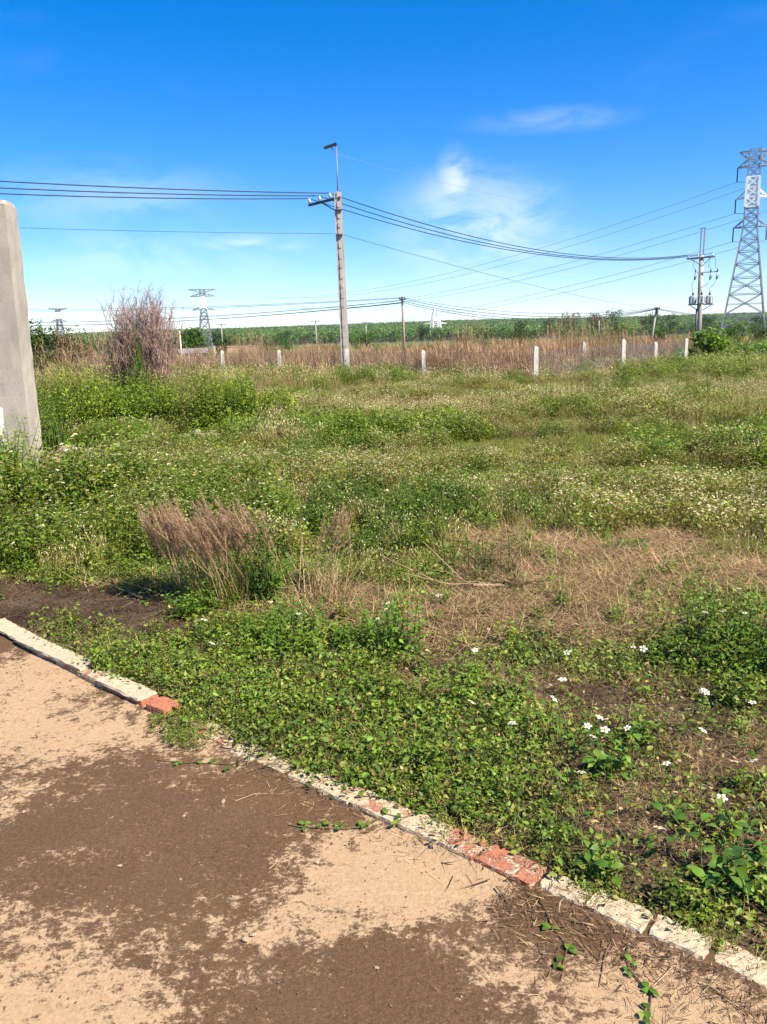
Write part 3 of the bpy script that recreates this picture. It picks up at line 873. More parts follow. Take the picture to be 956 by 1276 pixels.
def grow():
    r = np.random.default_rng(21)
    cover, dry, straw, leafy, flow, grass, olive, russ = ([] for _ in range(8))
    # --- close to the kerb, out to about 5 m
    x, y = jgrid(r, -4, 3.6, 1.2, 5.6, .085)
    d = kerb_dist(x, y)
    lush = np.clip(1.25 - d / 1.35, 0, 1) * ell(x, y, -.25, 3.0, 1.15, .85, .35, -.7)
    lush = np.maximum(lush, .8 * ell(x, y, -.5, 3.9, .7, .4, .4))
    lush = np.maximum(lush, .25 + .5 * fbm(x, y, 3.1, 2))
    lush = lush * (1 - .72 * ell(x, y, 1.0, 2.75, .7, .75, .4) * np.clip(1.2 - 1.1 * fbm(x, y, 4.0, 14), 0, 1))
    pr = lush * (1 - BARE(x, y)) * (1 - .93 * STRAWM(x, y))
    k = r.uniform(0, 1, len(x)) < pr
    put(cover, 'cover', r, x[k], y[k], (.75, 1.3), .15)
    for s0, s1, n in ((1.74, 2.06, 26), (2.2, 3.3, 16), (3.6, 4.6, 12)):
        ss, qq = r.uniform(s0, s1, n), r.uniform(-.13, .06, n) if s0 < 2 else r.uniform(.02, .08, n)
        for a, b in zip(ss, qq):
            p = K0 + a * KT + (b + kerb_bow(a)) * KN
            cover.append((LIB['cover'][r.integers(4)], float(p[0]), float(p[1]), .012, float(r.uniform(0, 6.28)), float(r.uniform(.3, .6)), float(r.normal(0, .1))))
    x, y = jgrid(r, -4, 3.8, 1.2, 6.4, .11)
    k = r.uniform(0, 1, len(x)) < (.25 + .45 * STRAWM(x, y)) * (1 - .80 * BARE(x, y))
    put(dry, 'drycover', r, x[k], y[k], (.8, 1.3), .15)
    x, y = jgrid(r, -4, 3.8, 1.2, 6.6, .10)
    k = r.uniform(0, 1, len(x)) < np.maximum(.95 * STRAWM(x, y) * np.clip((y - 2.0) / 1.8, .35, 1) * np.clip(.25 + 1.5 * fbm(x, y, 2.4, 9), 0, 1), .06 * (1 - .7 * BARE(x, y)))
    ks = k & (y < 3.6); k &= ~ks
    put(straw, 'straw', r, x[k], y[k], (.6, 1.15), .1, .003); put(straw, 'straw', r, x[ks], y[ks], (.3, .55), .1, .003)
    k = r.uniform(0, 1, len(x)) < np.maximum.reduce([.75 * BARE(x, y), .6 * STRAWM(x, y), .3 + 0 * x])
    put(straw, 'mulch', r, x[k], y[k], (.5, 1.1), .08, .002)
    x, y = jgrid(r, -4, 3.8, 1.2, 6.2, .13)
    f = fbm(x, y, 2.3, 5)
    pr = np.clip((f - .42) * 1.9, 0, .75) * (1 - BARE(x, y)) * (1 - .9 * STRAWM(x, y)) * (1 - .6 * ell(x, y, 1.0, 2.75, .6, .6, .4))
    pr = np.maximum(pr, .9 * ell(x, y, -.45, 3.85, .35, .22, .3)); pr = np.maximum(pr, .95 * ell(x, y, 1.75, 3.5, .55, .42, .3))
    pr = np.maximum(pr, .8 * ell(x, y, 1.05, 1.95, .3, .2, .4)); pr = np.maximum(pr, .10)
    k = r.uniform(0, 1, len(x)) < pr
    put(leafy, 'weed', r, x[k], y[k], (.55, 1.15), .2)
    # --- the belt from about 5 to 9 m
    x, y = jgrid(r, -7, 7.5, 4.9, 9.6, .15)
    left = ell(x, y, -3.0, 7.0, 2.2, 1.75, .2); mid = ell(x, y, .25, 6.7, 1.25, 1.15, .3)
    u = r.uniform(0, 1, len(x)); ok = (STRAWM(x, y) < .4) & (BARE(x, y) < .4)
    tuft = ell(x, y, -.8, 4.9, .75, .55, .2) > .5
    strip = ell(x, y, 3.0, 8.7, 2.7, .75, .25)
    sight = ell(x, y, -3.6, 8.8, .68, 1.25, .1) > .5        # low growth in front of the rubble heap
    k = ok & ~tuft & (u < .62 * left) & ~sight; kt = k & (x < -2.6) & (y > 6.6); k &= ~kt
    put(flow, 'flowerweed', r, x[k], y[k], (.62, 1.05), .15); put(flow, 'flowerweed', r, x[kt], y[kt], (.95, 1.65), .12)
    k = ok & ~tuft & (u > .35) & (u < .35 + .5 * np.maximum(mid, .55 * left * fbm(x, y, 1.7, 3)))
    k &= ~sight
    put(leafy, 'darkweed', r, x[k], y[k], (.7, 1.15), .15)
    k = ok & ~tuft & (mid < .4) & (left < .5) & (strip < .4) & (u < .55) & (y > 5.6)
    put(flow, 'midflower', r, x[k], y[k], (.5, .85), .15)
    k = ok & ~tuft & (strip < .5) & (u > .78)
    put(olive, 'olivegrass', r, x[k], y[k], (.4, .8), .15)
    k = (strip > .35) & (u < .8)
    put(grass, 'shortgrass', r, x[k], y[k], (.5, .9), .1)
    x, y = jgrid(r, -7, 7.5, 5.0, 9.6, .16)
    k = (STRAWM(x, y) < .5) & (BARE(x, y) < .5)
    put(cover, 'cover', r, x[k], y[k], (1.0, 1.5), .15)
    # --- 9 to 30 m
    for y0, y1, st, sc in ((9.2, 16, .19, .95), (16, 24, .23, .95), (24, 33, .27, .85)):
        x, y = jgrid(r, -24, 26, y0, y1, st)
        u = r.uniform(0, 1, len(x))
        g1, g2, g3 = fbm(x, y * 1.5, .75, 1), fbm(x, y * 1.7, .55, 4), fbm(x, y * 1.3, 1.7, 8)
        hm = np.clip(.55 + 1.15 * (fbm(x, y * 1.4, .9, 12) - .15), .45, 1.6 if y0 < 16 else 1.25)
        fresh = ell(x, y, 2.6, 11.7, 1.7, 1.1, .25); short = np.maximum(fresh, ell(x, y, 5.0, 11.0, 1.6, .7, .3))
        green = np.clip((g1 - .58 - .014 * (x - 1)) * 4, 0, 1)
        dryp = np.clip((g2 + .016 * x + .008 * (y - 14) - .50) * 4, 0, 1)
        gap = (ell(x, y, -4.3, 10.6, .75, 1.25, .15) > .5) | (ell(x, y, -2.95, 12.3, .6, 1.0, .15) > .5) | (g3 < .20) | (ell(x, y, -1.2, 9.6, .9, .25, .3) > .5)
        k = (short > .5) & (u < .9); put(grass, 'shortgrass', r, x[k], y[k], (.7 * sc, 1.1 * sc))
        rest = (short <= .5) & ~gap
        v = r.uniform(0, 1, len(x))
        kg = rest & (v < .06 + .9 * green); ko = rest & ~kg & (v < .12 + .8 * dryp); kf = rest & ~kg & ~ko
        kg &= u < .9; ko &= u < .92; kf &= u < .85
        put(leafy, 'midgreen', r, x[kg], y[kg], (.6 * sc, 1.1 * sc), mul=hm[kg])
        put(olive, 'olivegrass', r, x[ko], y[ko], (.65 * sc, 1.15 * sc), mul=hm[ko])
        put(flow, 'midflower', r, x[kf], y[kf], (.6 * sc, 1.0 * sc), mul=hm[kf])
        kk = gap & (u < .7)
        put(straw, 'straw', r, x[kk], y[kk], (.7 * sc, 1.1 * sc))
        kk = gap & (u > .8)
        put(cover, 'cover', r, x[kk], y[kk], (1.2, 1.8))
    # --- rough grass along and beyond the fence
    for y0, y1, st in ((26, 36, .42), (36, 60, .62)):
        x, y = jgrid(r, -40, 42, y0, y1, st)
        tall = np.clip(.75 + 1.3 * (fbm(x, y, .8, 6) - .35), .6, 1.5)
        line = np.interp(x, [-30, -8.8, -5.1, -1.45, 1.7, 5.3, 9.8, 15.4, 30], [50, 45, 41, 36, 31, 27, 32, 40, 46])
        f = fbm(x, y, .5, 3)
        u = r.uniform(0, 1, len(x))
        pr = np.clip(.15 + 1.0 * (f - .25), .05, .85) * np.clip((y - line - .3) / 1.2, 0, 1) * np.where(x > .40 * y, .08, 1)
        k = u < pr
        for lo, hi in ((0, .9), (.9, 1.2), (1.2, 9)):
            kk = k & (tall >= lo) & (tall < hi); b = {0: .75, .9: 1.05, 1.2: 1.4}[lo]
            put(russ, 'russet', r, x[kk], y[kk], (b * .75, b * 1.2))
        k = (u > .85) | ((u > .6) & (x > .36 * y))
        put(leafy, 'midgreen', r, x[k], y[k], (1.0, 2.0))
        k = (u > .5) & (u < .68)
        put(olive, 'olivegrass', r, x[k], y[k], (1.2, 2.0))
    # --- open land farther off
    x, y = jgrid(r, -150, 160, 60, 240, 3.6)
    k = r.uniform(0, 1, len(x)) < .6
    kk = k & (r.uniform(0, 1, len(x)) < .5)
    put(leafy, 'midgreen', r, x[kk], y[kk], (1.5, 3.2)); kk = k & ~kk
    put(olive, 'olivegrass', r, x[kk], y[kk], (1.8, 3.5))
    scatter('ground_cover', 'low creeping green leaves spreading over the soil behind the brick kerb', 'ground cover', cover)
    scatter('dry_litter', 'thin half dry creeping plants and litter between the green patches', 'dry plants', dry)
    scatter('straw', 'flattened straw lying on the soil around the dead root', 'straw', straw)
    scatter('leafy_weed', 'broad leaved green weeds filling the field', 'weeds', leafy)
    scatter('flowering_weed', 'green weeds speckled with small white flowers across the field', 'weeds', flow)
    scatter('short_grass', 'short fresh green grass patch in the open field', 'grass', grass)
    scatter('olive_grass', 'yellowish seeding grass mixed through the field', 'grass', olive)
    scatter('russet_grass', 'tall reddish brown dry grass along the concrete post fence', 'dry grass', russ)
    # --- plantation on the hill
    items = []
    X, Y = np.meshgrid(np.arange(-1150, 1200, 8.5), np.arange(640, 1560, 9.5))
    X = X.ravel() + r.uniform(-2.4, 2.4, X.size); Y = Y.ravel() + r.uniform(-2.4, 2.4, Y.size)
    k = np.abs(X) < .66 * Y
    X, Y = X[k], Y[k]
    open_ = (fbm(X, Y, .006, 4) < .30) & (Y < 900)
    X, Y = X[~open_], Y[~open_]
    Z = hill_z(X, Y)
    for i in range(len(X)):
        items.append((LIB['hilltree'][r.integers(3)], float(X[i]), float(Y[i]), float(Z[i]), float(r.uniform(0, 6.28)), float(r.uniform(.75, 1.15)), 0.0))
    scatter('forest', 'dense green plantation forest covering the low hill on the horizon', 'forest', items)
grow()

# ------------------------------------------------------------------ pillar, fence, wall
def shape(name, mat, parent, fn, smooth=False):
    mb = MB(); fn(mb); return mb.build(name, mat, parent, smooth)

def build_pillar():
    r = np.random.default_rng(9)
    o = empty('concrete_pillar', (-4.25, 9.02, 0), 0)
    tag(o, 'tall plain grey concrete pillar standing among green weeds', 'pillar')
    mb = MB(); V, F = slab(.56, .30, 3.17, 5, 3, 22, .0025, r, .006)
    V[:, 2] -= .05
    V[:, 0] += (V[:, 2] / 3.2) * .035
    mb.add(V, F, GREY); mb.build('shaft', M_PILLAR, o, False)
    mb = MB(); V, F = slab(.545, .285, .05, 5, 3, 1, .003, r, .012); V[:, 2] += 3.118; V[:, 0] += .035
    mb.add(V, F, GREY); mb.build('cap', M_PILLAR, o, False)
    mb = MB(); V, F = slab(.09, .09, 1.02, 2, 2, 8, .003, r, .01); mb.add(V, F, GREY)
    s = mb.build('marker_post', M_POST, None, False); s.location = (-4.10, 8.45, gz(-4.1, 8.45) - .04)
    tag(s, 'short white concrete marker post in front of the grey pillar', 'post')
build_pillar()

POSTS = [(-13.6, 50.5, 1.25), (-8.80, 45, 1.31), (-5.13, 41, 1.27), (-1.44, 36, 1.30), (1.73, 31, 1.22), (5.28, 27, 1.34), (9.75, 32, 1.33), (12.75, 37, 1.23), (15.3, 40, 1.31)]
def build_fence():
    r = np.random.default_rng(17)
    o = empty('post_fence', (5.28, 27, 0)); tag(o, 'wire mesh fence strung on pale pointed concrete posts', 'fence')
    O = np.array([5.28, 27, 0])
    tops = []
    for x, y, h in POSTS:
        lx, ly = r.normal(0, .014, 2)
        mb = MB(); w = .155
        zs = [(-.25, 1), (h * .5, .98), (h - .10, .95), (h - .03, .62), (h, .12)]
        V = []
        for z, k in zs:
            for sx, sy in ((-1, -1), (1, -1), (1, 1), (-1, 1)):
                V.append((sx * w / 2 * k + lx * z + r.normal(0, .003), sy * w / 2 * k + ly * z + r.normal(0, .003), z))
        F = []
        for i in range(4):
            for k in range(4):
                a, b = i * 4 + k, i * 4 + (k + 1) % 4
                F += [(a, b, b + 4), (a, b + 4, a + 4)]
        F += [(16, 17, 18), (16, 18, 19)]
        mb.add(V, F, GREY); p = mb.build('post', M_POST, o, False)
        p.location = (x - O[0], y - O[1], float(gz(x, y)))
        tops.append(np.array([x, y, float(gz(x, y))]))
    for i in range(len(POSTS) - 1):
        a, b = tops[i], tops[i + 1]; L = np.linalg.norm((b - a)[:2]); H = 1.06
        d = (b - a) / L; mb = MB()
        for k in (0.02, .5, 1.0):
            P = [a + d * L * t + (0, 0, .08 + H * k - .02 * math.sin(t * math.pi)) - O for t in np.linspace(0, 1, 5)]
            tube(mb, P, .003, 3, GREY, False)
        st = .085
        for q in np.arange(-H, L, st):
            for sgn in (1, -1):
                s0, s1 = q, q + H; z0, z1 = 0., H
                if s0 < 0: z0 = -s0; s0 = 0
                if s1 > L: z1 = H - (s1 - L); s1 = L
                if sgn < 0: z0, z1 = H - z0, H - z1
                tube(mb, [a + d * s0 + (0, 0, .08 + z0) - O, a + d * s1 + (0, 0, .08 + z1) - O], .0022, 3, GREY, False)
        mb.build('wire_mesh', M_STEEL, o)
    mb = MB(); V, F = slab(.15, .15, 1.28, 2, 2, 6, .003, r, .02); mb.add(V, F, GREY)
    s = mb.build('spare_post', M_POST, None, False); s.location = (8.93, 35, float(gz(8.93, 35)) - .04); s.rotation_euler = (.02, -.015, .2)
    tag(s, 'lone pale post in the dry grass behind the mesh fence', 'post')
    for i, (x, y, h) in enumerate(((-14.6, 60, 1.45), (-13.1, 64, 1.5), (-.45, 46, 1.25))):
        mb = MB(); V, F = slab(.13, .13, h, 2, 2, 5, .003, r, .02); mb.add(V, F, GREY)
        s = mb.build('far_post', M_POST, None, False); s.location = (x, y, float(gz(x, y)) - .04)
        tag(s, 'small pale post standing in the rough beyond the mesh fence', 'post', 'posts beyond the fence')
    w = empty('masonry_wall', (-10.2, 60, 0), .15); tag(w, 'low tan masonry wall half hidden by dry grass beyond the fence', 'wall')
    mb = MB(); V, F = slab(2.3, .2, 1.42, 10, 1, 6, .006, r, .02); mb.add(V, F, GREY); mb.build('wall_face', M_PLASTERWALL, w, False)
    mb = MB(); V, F = slab(2.36, .26, .07, 10, 1, 1, .006, r, .02); V[:, 2] += 1.425; mb.add(V, F, GREY); mb.build('coping', M_PLASTERWALL, w, False)
    h = empty('shed', (-15.3, 66, 0), .3); tag(h, 'small shed with a pale tin roof among bushes beyond the fence', 'shed')
    def walls(mb): box(mb, (0, 0, .5), (2.0, 1.6, 1.0))
    shape('wall', M_PLASTERWALL, h, walls)
    def roof(mb):
        V = [(-1.2, -1, .98), (1.2, -1, .98), (1.2, 0, 1.34), (-1.2, 0, 1.34), (1.2, 1, .98), (-1.2, 1, .98)]
        V += [(x, y, z + .03) for x, y, z in V]
        F = []
        for o6 in (0, 6): F += [(o6, o6 + 1, o6 + 2), (o6, o6 + 2, o6 + 3), (o6 + 3, o6 + 2, o6 + 4), (o6 + 3, o6 + 4, o6 + 5)]
        for a, b in ((0, 1), (1, 2), (2, 4), (4, 5), (5, 3), (3, 0)): F += [(a, b, b + 6), (a, b + 6, a + 6)]
        mb.add(V, F, GREY)
    shape('roof', M_ROOF, h, roof)
build_fence()

# ------------------------------------------------------------------ poles
def build_main_pole():
    x, y = -1.56, 37.0
    o = empty('utility_pole', (x, y, 0)); tag(o, 'tall pale concrete power pole with side crossarm and lamp mast, behind the fence', 'utility pole')
    def shaft(mb):     # H section: two tapering rails joined by webs
        H = 8.05
        for s in (-1, 1):
            for z0, z1 in ((-.3, H / 2), (H / 2, H)):
                w0, w1 = (.27 - .11 * (z0 / H)) / 2, (.27 - .11 * (z1 / H)) / 2
                bar(mb, (s * w0 * .72 - .1 * z0 / H, 0, z0), (s * w1 * .72 - .1 * z1 / H, 0, z1), .075, .2)
        n = 19
        for k in range(n):
            z = .2 + k * (H - .3) / (n - 1); w = .25 - .10 * z / H
            box(mb, (-.1 * z / H, 0, z), (w * .62, .17, .19 if k % 2 else .26))
        for k in range(6):
            z0, z1 = k * H / 6, (k + 1) * H / 6 - .01
            bar(mb, (-.1 * z0 / H, -.005, z0), (-.1 * z1 / H, -.005, z1), (.25 - .10 * (z0 + z1) / 2 / H) * .62, .13)
    shape('shaft', M_POLE, o, shaft)
    T = np.array([-.10, 0, 7.82]); E_ = np.array([-1.52, 1.62, 7.80])
    arm = shape('crossarm', M_DARKSTEEL, o, lambda mb: (bar(mb, T + (.1, -.1, 0), E_, .09, .10), bar(mb, T + (0, 0, -.6), T * .45 + E_ * .55 - (0, 0, .03), .04)))
    for t in (.26, .62, .98):
        p = T * (1 - t) + E_ * t
        def ins(mb, p=p):
            tube(mb, [p + (0, 0, .04), p + (0, 0, .12), p + (0, 0, .14), p + (0, 0, .20), p + (0, 0, .22), p + (0, 0, .28)], [.03, .05, .09, .05, .075, .03], 8)
        shape('insulator', M_CERAMIC, o, ins, True)
    shape('lamp_mast', M_STEEL, o, lambda mb: tube(mb, [(-.09, 0, 7.6), (-.08, 0, 9.9)], [.035, .026], 6), True)
    lamp = shape('solar_lamp', M_BLACK, o, lambda mb: bar(mb, (-.62, .02, 9.88), (-.06, -.02, 10.04), .30, .06))
    shape('bracket', M_STEEL, lamp, lambda mb: (bar(mb, (-.08, 0, 9.62), (-.34, 0, 9.93), .035), bar(mb, (-.08, 0, 9.85), (-.12, 0, 9.98), .05)))
    for z in (7.3, 6.25): shape('clamp', M_DARKSTEEL, o, lambda mb: bar(mb, (-.24, -.03, z), (.06, -.03, z), .26, .05))
build_main_pole()

def build_transformer_pole():
    o = empty('transformer_pole', (23.85, 60, 0)); tag(o, 'concrete pole carrying grey transformers, crossarm and twin masts behind the leafy bush', 'utility pole')
    shape('shaft', M_POLE, o, lambda mb: tube(mb, [(0, 0, -.3), (-.05, 0, 3.5), (-.13, 0, 7.1)], [.22, .19, .15], 14), True)
    shape('conduit', M_DARKSTEEL, o, lambda mb: tube(mb, [(-.27, -.05, 0), (-.26, -.05, 3.3)], .085, 8), True)
    for s in (-1, 1):
        shape('mast', M_STEEL, o, lambda mb: bar(mb, (-.13 + s * .12, 0, 6.7), (-.12 + s * .12, 0, 8.95), .06, .08))
    shape('mast_cap', M_DARKSTEEL, o, lambda mb: bar(mb, (-.34, 0, 8.97), (.10, 0, 8.97), .05, .05))
    arm = shape('crossarm', M_DARKSTEEL, o, lambda mb: (bar(mb, (-1.25, -.18, 6.84), (.75, -.18, 6.96), .10, .12), bar(mb, (-.95, -.17, 6.8), (-.15, -.17, 6.35), .04), bar(mb, (.5, -.17, 6.88), (-.1, -.17, 6.35), .04)))
    for dx in (-1.15, -.45, .62):
        def ins(mb, dx=dx):
            z = 6.92 + .06 * (dx + .3)
            tube(mb, [(dx, -.18, z), (dx, -.18, z + .1), (dx, -.18, z + .13), (dx, -.18, z + .22)], [.03, .08, .05, .03], 8)
        shape('insulator', M_CERAMIC, arm, ins, True)
    shape('cutout_arm', M_STEEL, o, lambda mb: bar(mb, (-.62, -.2, 5.83), (1.05, -.2, 5.90), .07))
    for dx in (-.62, .5, .98):
        f = shape('fuse_cutout', M_DARKSTEEL, o, lambda mb: (tube(mb, [(dx - .05, -.3, 5.35), (dx, -.28, 5.5), (dx + .08, -.26, 5.85)], [.05, .09, .05], 8), tube(mb, [(dx, -.3, 5.9), (dx, -.3, 6.08)], [.06, .04], 8)), True)
        shape('fuse_tube', M_CERAMIC, f, lambda mb: tube(mb, [(dx - .08, -.36, 5.42), (dx + .05, -.36, 5.82)], .03, 6), True)
    for dx, dy in ((-.62, -.05), (-.12, -.42), (.62, -.05)):
        def can(mb, dx=dx, dy=dy):
            tube(mb, [(dx, dy, 3.62), (dx, dy, 3.66), (dx, dy, 4.2), (dx, dy, 4.24)], [.2, .24, .24, .2], 12)
            for k in range(8):
                a = k * .785
                bar(mb, (dx + .26 * math.cos(a), dy + .26 * math.sin(a), 3.70), (dx + .26 * math.cos(a), dy + .26 * math.sin(a), 4.14), .03, .05)
        t = shape('transformer', M_CAN, o, can)
        shape('bushing', M_DARKSTEEL, t, lambda mb: tube(mb, [(dx, dy, 4.24), (dx, dy, 4.3), (dx, dy, 4.42), (dx, dy, 4.52)], [.05, .09, .06, .03], 8), True)
    shape('bracket', M_STEEL, o, lambda mb: (bar(mb, (-.95, -.05, 3.6), (.95, -.05, 3.6), .08), bar(mb, (-.8, -.05, 3.55), (-.1, 0, 3.15), .05), bar(mb, (.8, -.05, 3.55), (.1, 0, 3.15), .05)))
    for dx, tx in ((-.62, -.62), (.5, -.12), (.98, .62)):
        P = [(dx - .05, -.32, 5.4), (dx - .22, -.35, 5.0), (tx - .18, -.3, 4.7), (tx, -.08, 4.5)]
        shape('jumper_wire', M_WIRE, o, lambda mb: tube(mb, P, .016, 4), True)
        P2 = [(dx, -.3, 6.05), (dx - .2, -.3, 6.3), (dx - .12, -.2, 6.7), (dx * .9 - .1, -.18, 6.95)]
        shape('jumper_wire', M_WIRE, o, lambda mb: tube(mb, P2, .014, 4), True)
build_transformer_pole()

def slim_pole(name, label, x, y, h, lean=(0, 0), group=None, rad=.11, arm=.9, mat=None):
    o = empty(name, (x, y, 0)); tag(o, label, 'utility pole', group)
    tx, ty = lean[0] * h, lean[1] * h
    shape('shaft', mat or M_POLE, o, lambda mb: tube(mb, [(0, 0, -.3), (tx * .5, ty * .5, h * .5), (tx, ty, h)], [rad * 1.2, rad, rad * .8], 8), True)
    if arm:
        shape('crossarm', M_DARKSTEEL, o, lambda mb: (bar(mb, (tx - arm / 2, ty - .1, h - .25), (tx + arm / 2, ty - .1, h - .25), .1), bar(mb, (tx, ty - .1, h - .75), (tx, ty - .1, h - .05), .3, .12)))
        for s in (-.42, .42):
            shape('insulator', M_DARKSTEEL, o, lambda mb: tube(mb, [(tx + s * arm, ty - .1, h - .2), (tx + s * arm, ty - .1, h - .02)], [.07, .05], 6), True)
    return o
slim_pole('utility_pole', 'slim reddish pole with a dark bundle of cables at its top, beyond the fence', 2.36, 75, 5.5, (-.022, 0), None, .12, .55, mat_simple('reddish_concrete', (.33, .23, .2), .9, 0, 6, .3))
slim_pole('utility_pole', 'leaning slim pole joining sagging cables beyond the pale fence posts', 27.0, 80, 4.15, (.12, 0), None, .11, .5)
slim_pole('utility_pole', 'short thin white pole beside the round dark tree', -12.8, 52, 2.55, (-.01, 0), None, .06, 0, M_POST)
for x, y, h in ((-35, 180, 6.2), (-14.4, 185, 6.5), (-3.0, 190, 6.0), (50.5, 185, 5.6)):
    slim_pole('utility_pole', 'tiny pole with a crossarm far off before the forest hill', x, y, h, (0, 0), 'far poles before the hill', .13, 2.2)

# ------------------------------------------------------------------ lattice towers
def tower(name, label, x, y, rz, prof, arms, white, mem, sections, steelmat=None, ins=True):
    """prof: (height, half width) pairs; arms: (z, half length, rise); white: (z0, z1)"""
    o = empty(name, (x, y, -.6), rz); tag(o, label, 'transmission tower')
    hz, hw = [p[0] for p in prof], [p[1] for p in prof]
    W = lambda z: float(np.interp(z, hz, hw))
    cor = ((-1, -1), (1, -1), (1, 1), (-1, 1))
    body = {'leg': [], 'bracing': [], 'white_section': []}
    parts = {k: MB() for k in body}
    def seg(kind, a, b, w):
        zm = (a[2] + b[2]) / 2
        iw = white[0] <= zm <= white[1] and white[0] > 0
        bar(parts['white_section' if white[0] <= zm <= white[1] else kind], a, b, w * (2.2 if iw else 1))
    legs = [MB() for _ in cor]; tops_ = [MB() for _ in cor]
    for i in range(len(sections) - 1):
        z0, z1 = sections[i], sections[i + 1]; w0, w1 = W(z0), W(z1)
        zm = (z0 + z1) / 2
        for k, (sx, sy) in enumerate(cor):
            tx, ty = cor[(k + 1) % 4]
            A0, A1 = np.array((sx * w0, sy * w0, z0)), np.array((sx * w1, sy * w1, z1))
            B0, B1 = np.array((tx * w0, ty * w0, z0)), np.array((tx * w1, ty * w1, z1))
            inw = white[0] <= zm <= white[1]
            bar(parts['white_section'] if inw else (legs if zm < white[0] else tops_)[k], A0, A1, mem * (2.6 if inw else 1.5))
            seg('bracing', A0, B1, mem * .75); seg('bracing', B0, A1, mem * .75)
            seg('bracing', A1, B1, mem * .75)
            if z1 - z0 > 3.5:
                m0, m1 = (A0 + A1) / 2, (B0 + B1) / 2; c = (m0 + m1) / 2
                seg('bracing', m0, c, mem * .55); seg('bracing', m1, c, mem * .55)
    sm = steelmat or M_TOWERRED
    for lg in legs:
        if lg.V: lg.build('leg', sm, o, False)
    for lg in tops_:
        if lg.V: lg.build('peak_leg', sm, o, False)
    if parts['bracing'].V: parts['bracing'].build('bracing', sm, o, False)
    if parts['white_section'].V: parts['white_section'].build('painted_section', M_WHITESTEEL, o, False)
    for z, hl, rise in arms:
        iw = white[0] <= z <= white[1]
        for s in (-1, 1):
            w = W(z); mb = MB()
            tip = np.array((s * hl, 0, z + rise))
            for sy in (-1, 1):
                bar(mb, (s * w, sy * w, z), tip, mem); bar(mb, (s * w, sy * w, z + 1.5 if rise <= 0 else z - 1.6), tip, mem * .8)
                for t in (.35, .68):
                    p = np.array((s * w, sy * w, z)) * (1 - t) + tip * t
                    q = np.array((s * w, sy * w, z + 1.5 if rise <= 0 else z - 1.6)) * (1 - t) + tip * t
                    bar(mb, p, q, mem * .6)
            a = mb.build('crossarm', M_WHITESTEEL if iw else sm, o, False)
            if ins and rise <= 0:
                m2 = MB()
                tube(m2, [tip, tip - (0, 0, 3.0)], .16, 6)
                m2.build('insulator', M_DARKSTEEL, a, True)
    return o
TW = (85.9, 190.0)
tower('transmission_tower', 'large grey lattice power tower with a white painted upper section', TW[0], TW[1], R(-24),
      [(0, 5.0), (25.6, 1.45), (42, 1.15)], [(25.6, 3.5, -.1), (32.0, 3.4, -.3), (38.6, 3.4, -.1), (41.6, 3.2, .2)], (29.8, 36.2), .20,
      [0, 3.2, 6.2, 10.6, 14.3, 17.4, 20.2, 22.9, 25.6, 27.7, 29.8, 31.9, 34.0, 36.2, 38.6, 40.3, 42.0])
tower('transmission_tower', 'distant dark lattice tower with white band behind the round dark tree', -107.5, 500, R(8), [(0, 4.4), (24, 1.6), (35.6, 1.4)],
      [(23.5, 7.0, -.1), (31.6, 7.4, -.1), (35.4, 8.2, .2)], (24.6, 30.8), .42, [0, 6, 11, 16, 20, 24, 26.2, 28.4, 30.8, 33.2, 35.6], M_STEEL, False)
tower('transmission_tower', 'distant white lattice tower standing before the green hill', 63.4, 900, R(15), [(0, 6.4), (18, 4.4), (27, 3.2), (35.5, 1.2)],
      [(19.2, 13.5, -.1)], (0, 60), .34, [0, 6, 12, 18, 22.5, 27, 35.5], M_WHITESTEEL, False)
tower('transmission_tower', 'faint distant lattice tower with a white band above the brown shrubs', -315, 800, R(10), [(0, 5), (28, 2.0), (41, 1.7)],
      [(29, 8, -.1), (37, 8, -.1), (41, 9, .2)], (30, 37), .55, [0, 7, 14, 21, 28, 31.5, 34, 37, 41], M_STEEL, False)

# ------------------------------------------------------------------ cables
def cable(name, label, group, a, b, sag, rad, mat, n=18):
    a, b = np.asarray(a, float), np.asarray(b, float)
    t = np.linspace(0, 1, n)[:, None]
    P = a + (b - a) * t; P[:, 2] -= (4 * sag * t * (1 - t))[:, 0]
    mb = MB(); tube(mb, P, rad, 5, GREY, False)
    return tag(mb.build(name, mat), label, 'cable', group)
ARM = [np.array([-1.56 - .10, 37.0, 8.10]) * (1 - t) + np.array([-1.56 - 1.52, 38.62, 8.09]) * t for t in (.26, .62, .98)]
LEFT_END = [(-36, 19.2, 8.42), (-36.4, 20.0, 8.30), (-36.8, 21.0, 8.28)]
TP_IN = [(22.70, 59.82, 7.12), (23.40, 59.82, 7.14), (24.47, 59.82, 7.2)]
for k, which in enumerate(('insulator closest to the tall pole', 'middle insulator of the crossarm', 'outermost insulator of the crossarm')):
    cable('power_cable', 'dark power cable running from the ' + which + ' past the grey pillar', 'cables from the tall pole past the pillar', ARM[k], LEFT_END[k], .55 + .06 * k, .024, M_WIRE, 26)
    cable('power_cable', 'dark sagging cable from the ' + which + ' to the transformer pole', 'cables between the tall pole and the transformer pole', ARM[k], TP_IN[k], 1.15 + .12 * k, .022, M_WIRE, 26)
cable('power_cable', 'thin low wire from the tall pole toward the grey pillar', None, (-1.63, 36.9, 6.30), (-30, 21, 6.1), .25, .008, M_WIRE, 20)
cable('power_cable', 'thin low wire falling from the tall pole toward the leaning pole', None, (-1.63, 36.9, 6.30), (27.4, 80, 3.9), .35, .010, M_WIRE, 20)
cable('power_cable', 'thin wire from the lamp mast to the twin masts', None, (-1.64, 37, 9.62), (23.72, 60, 8.97), .5, .006, M_LINE, 20)
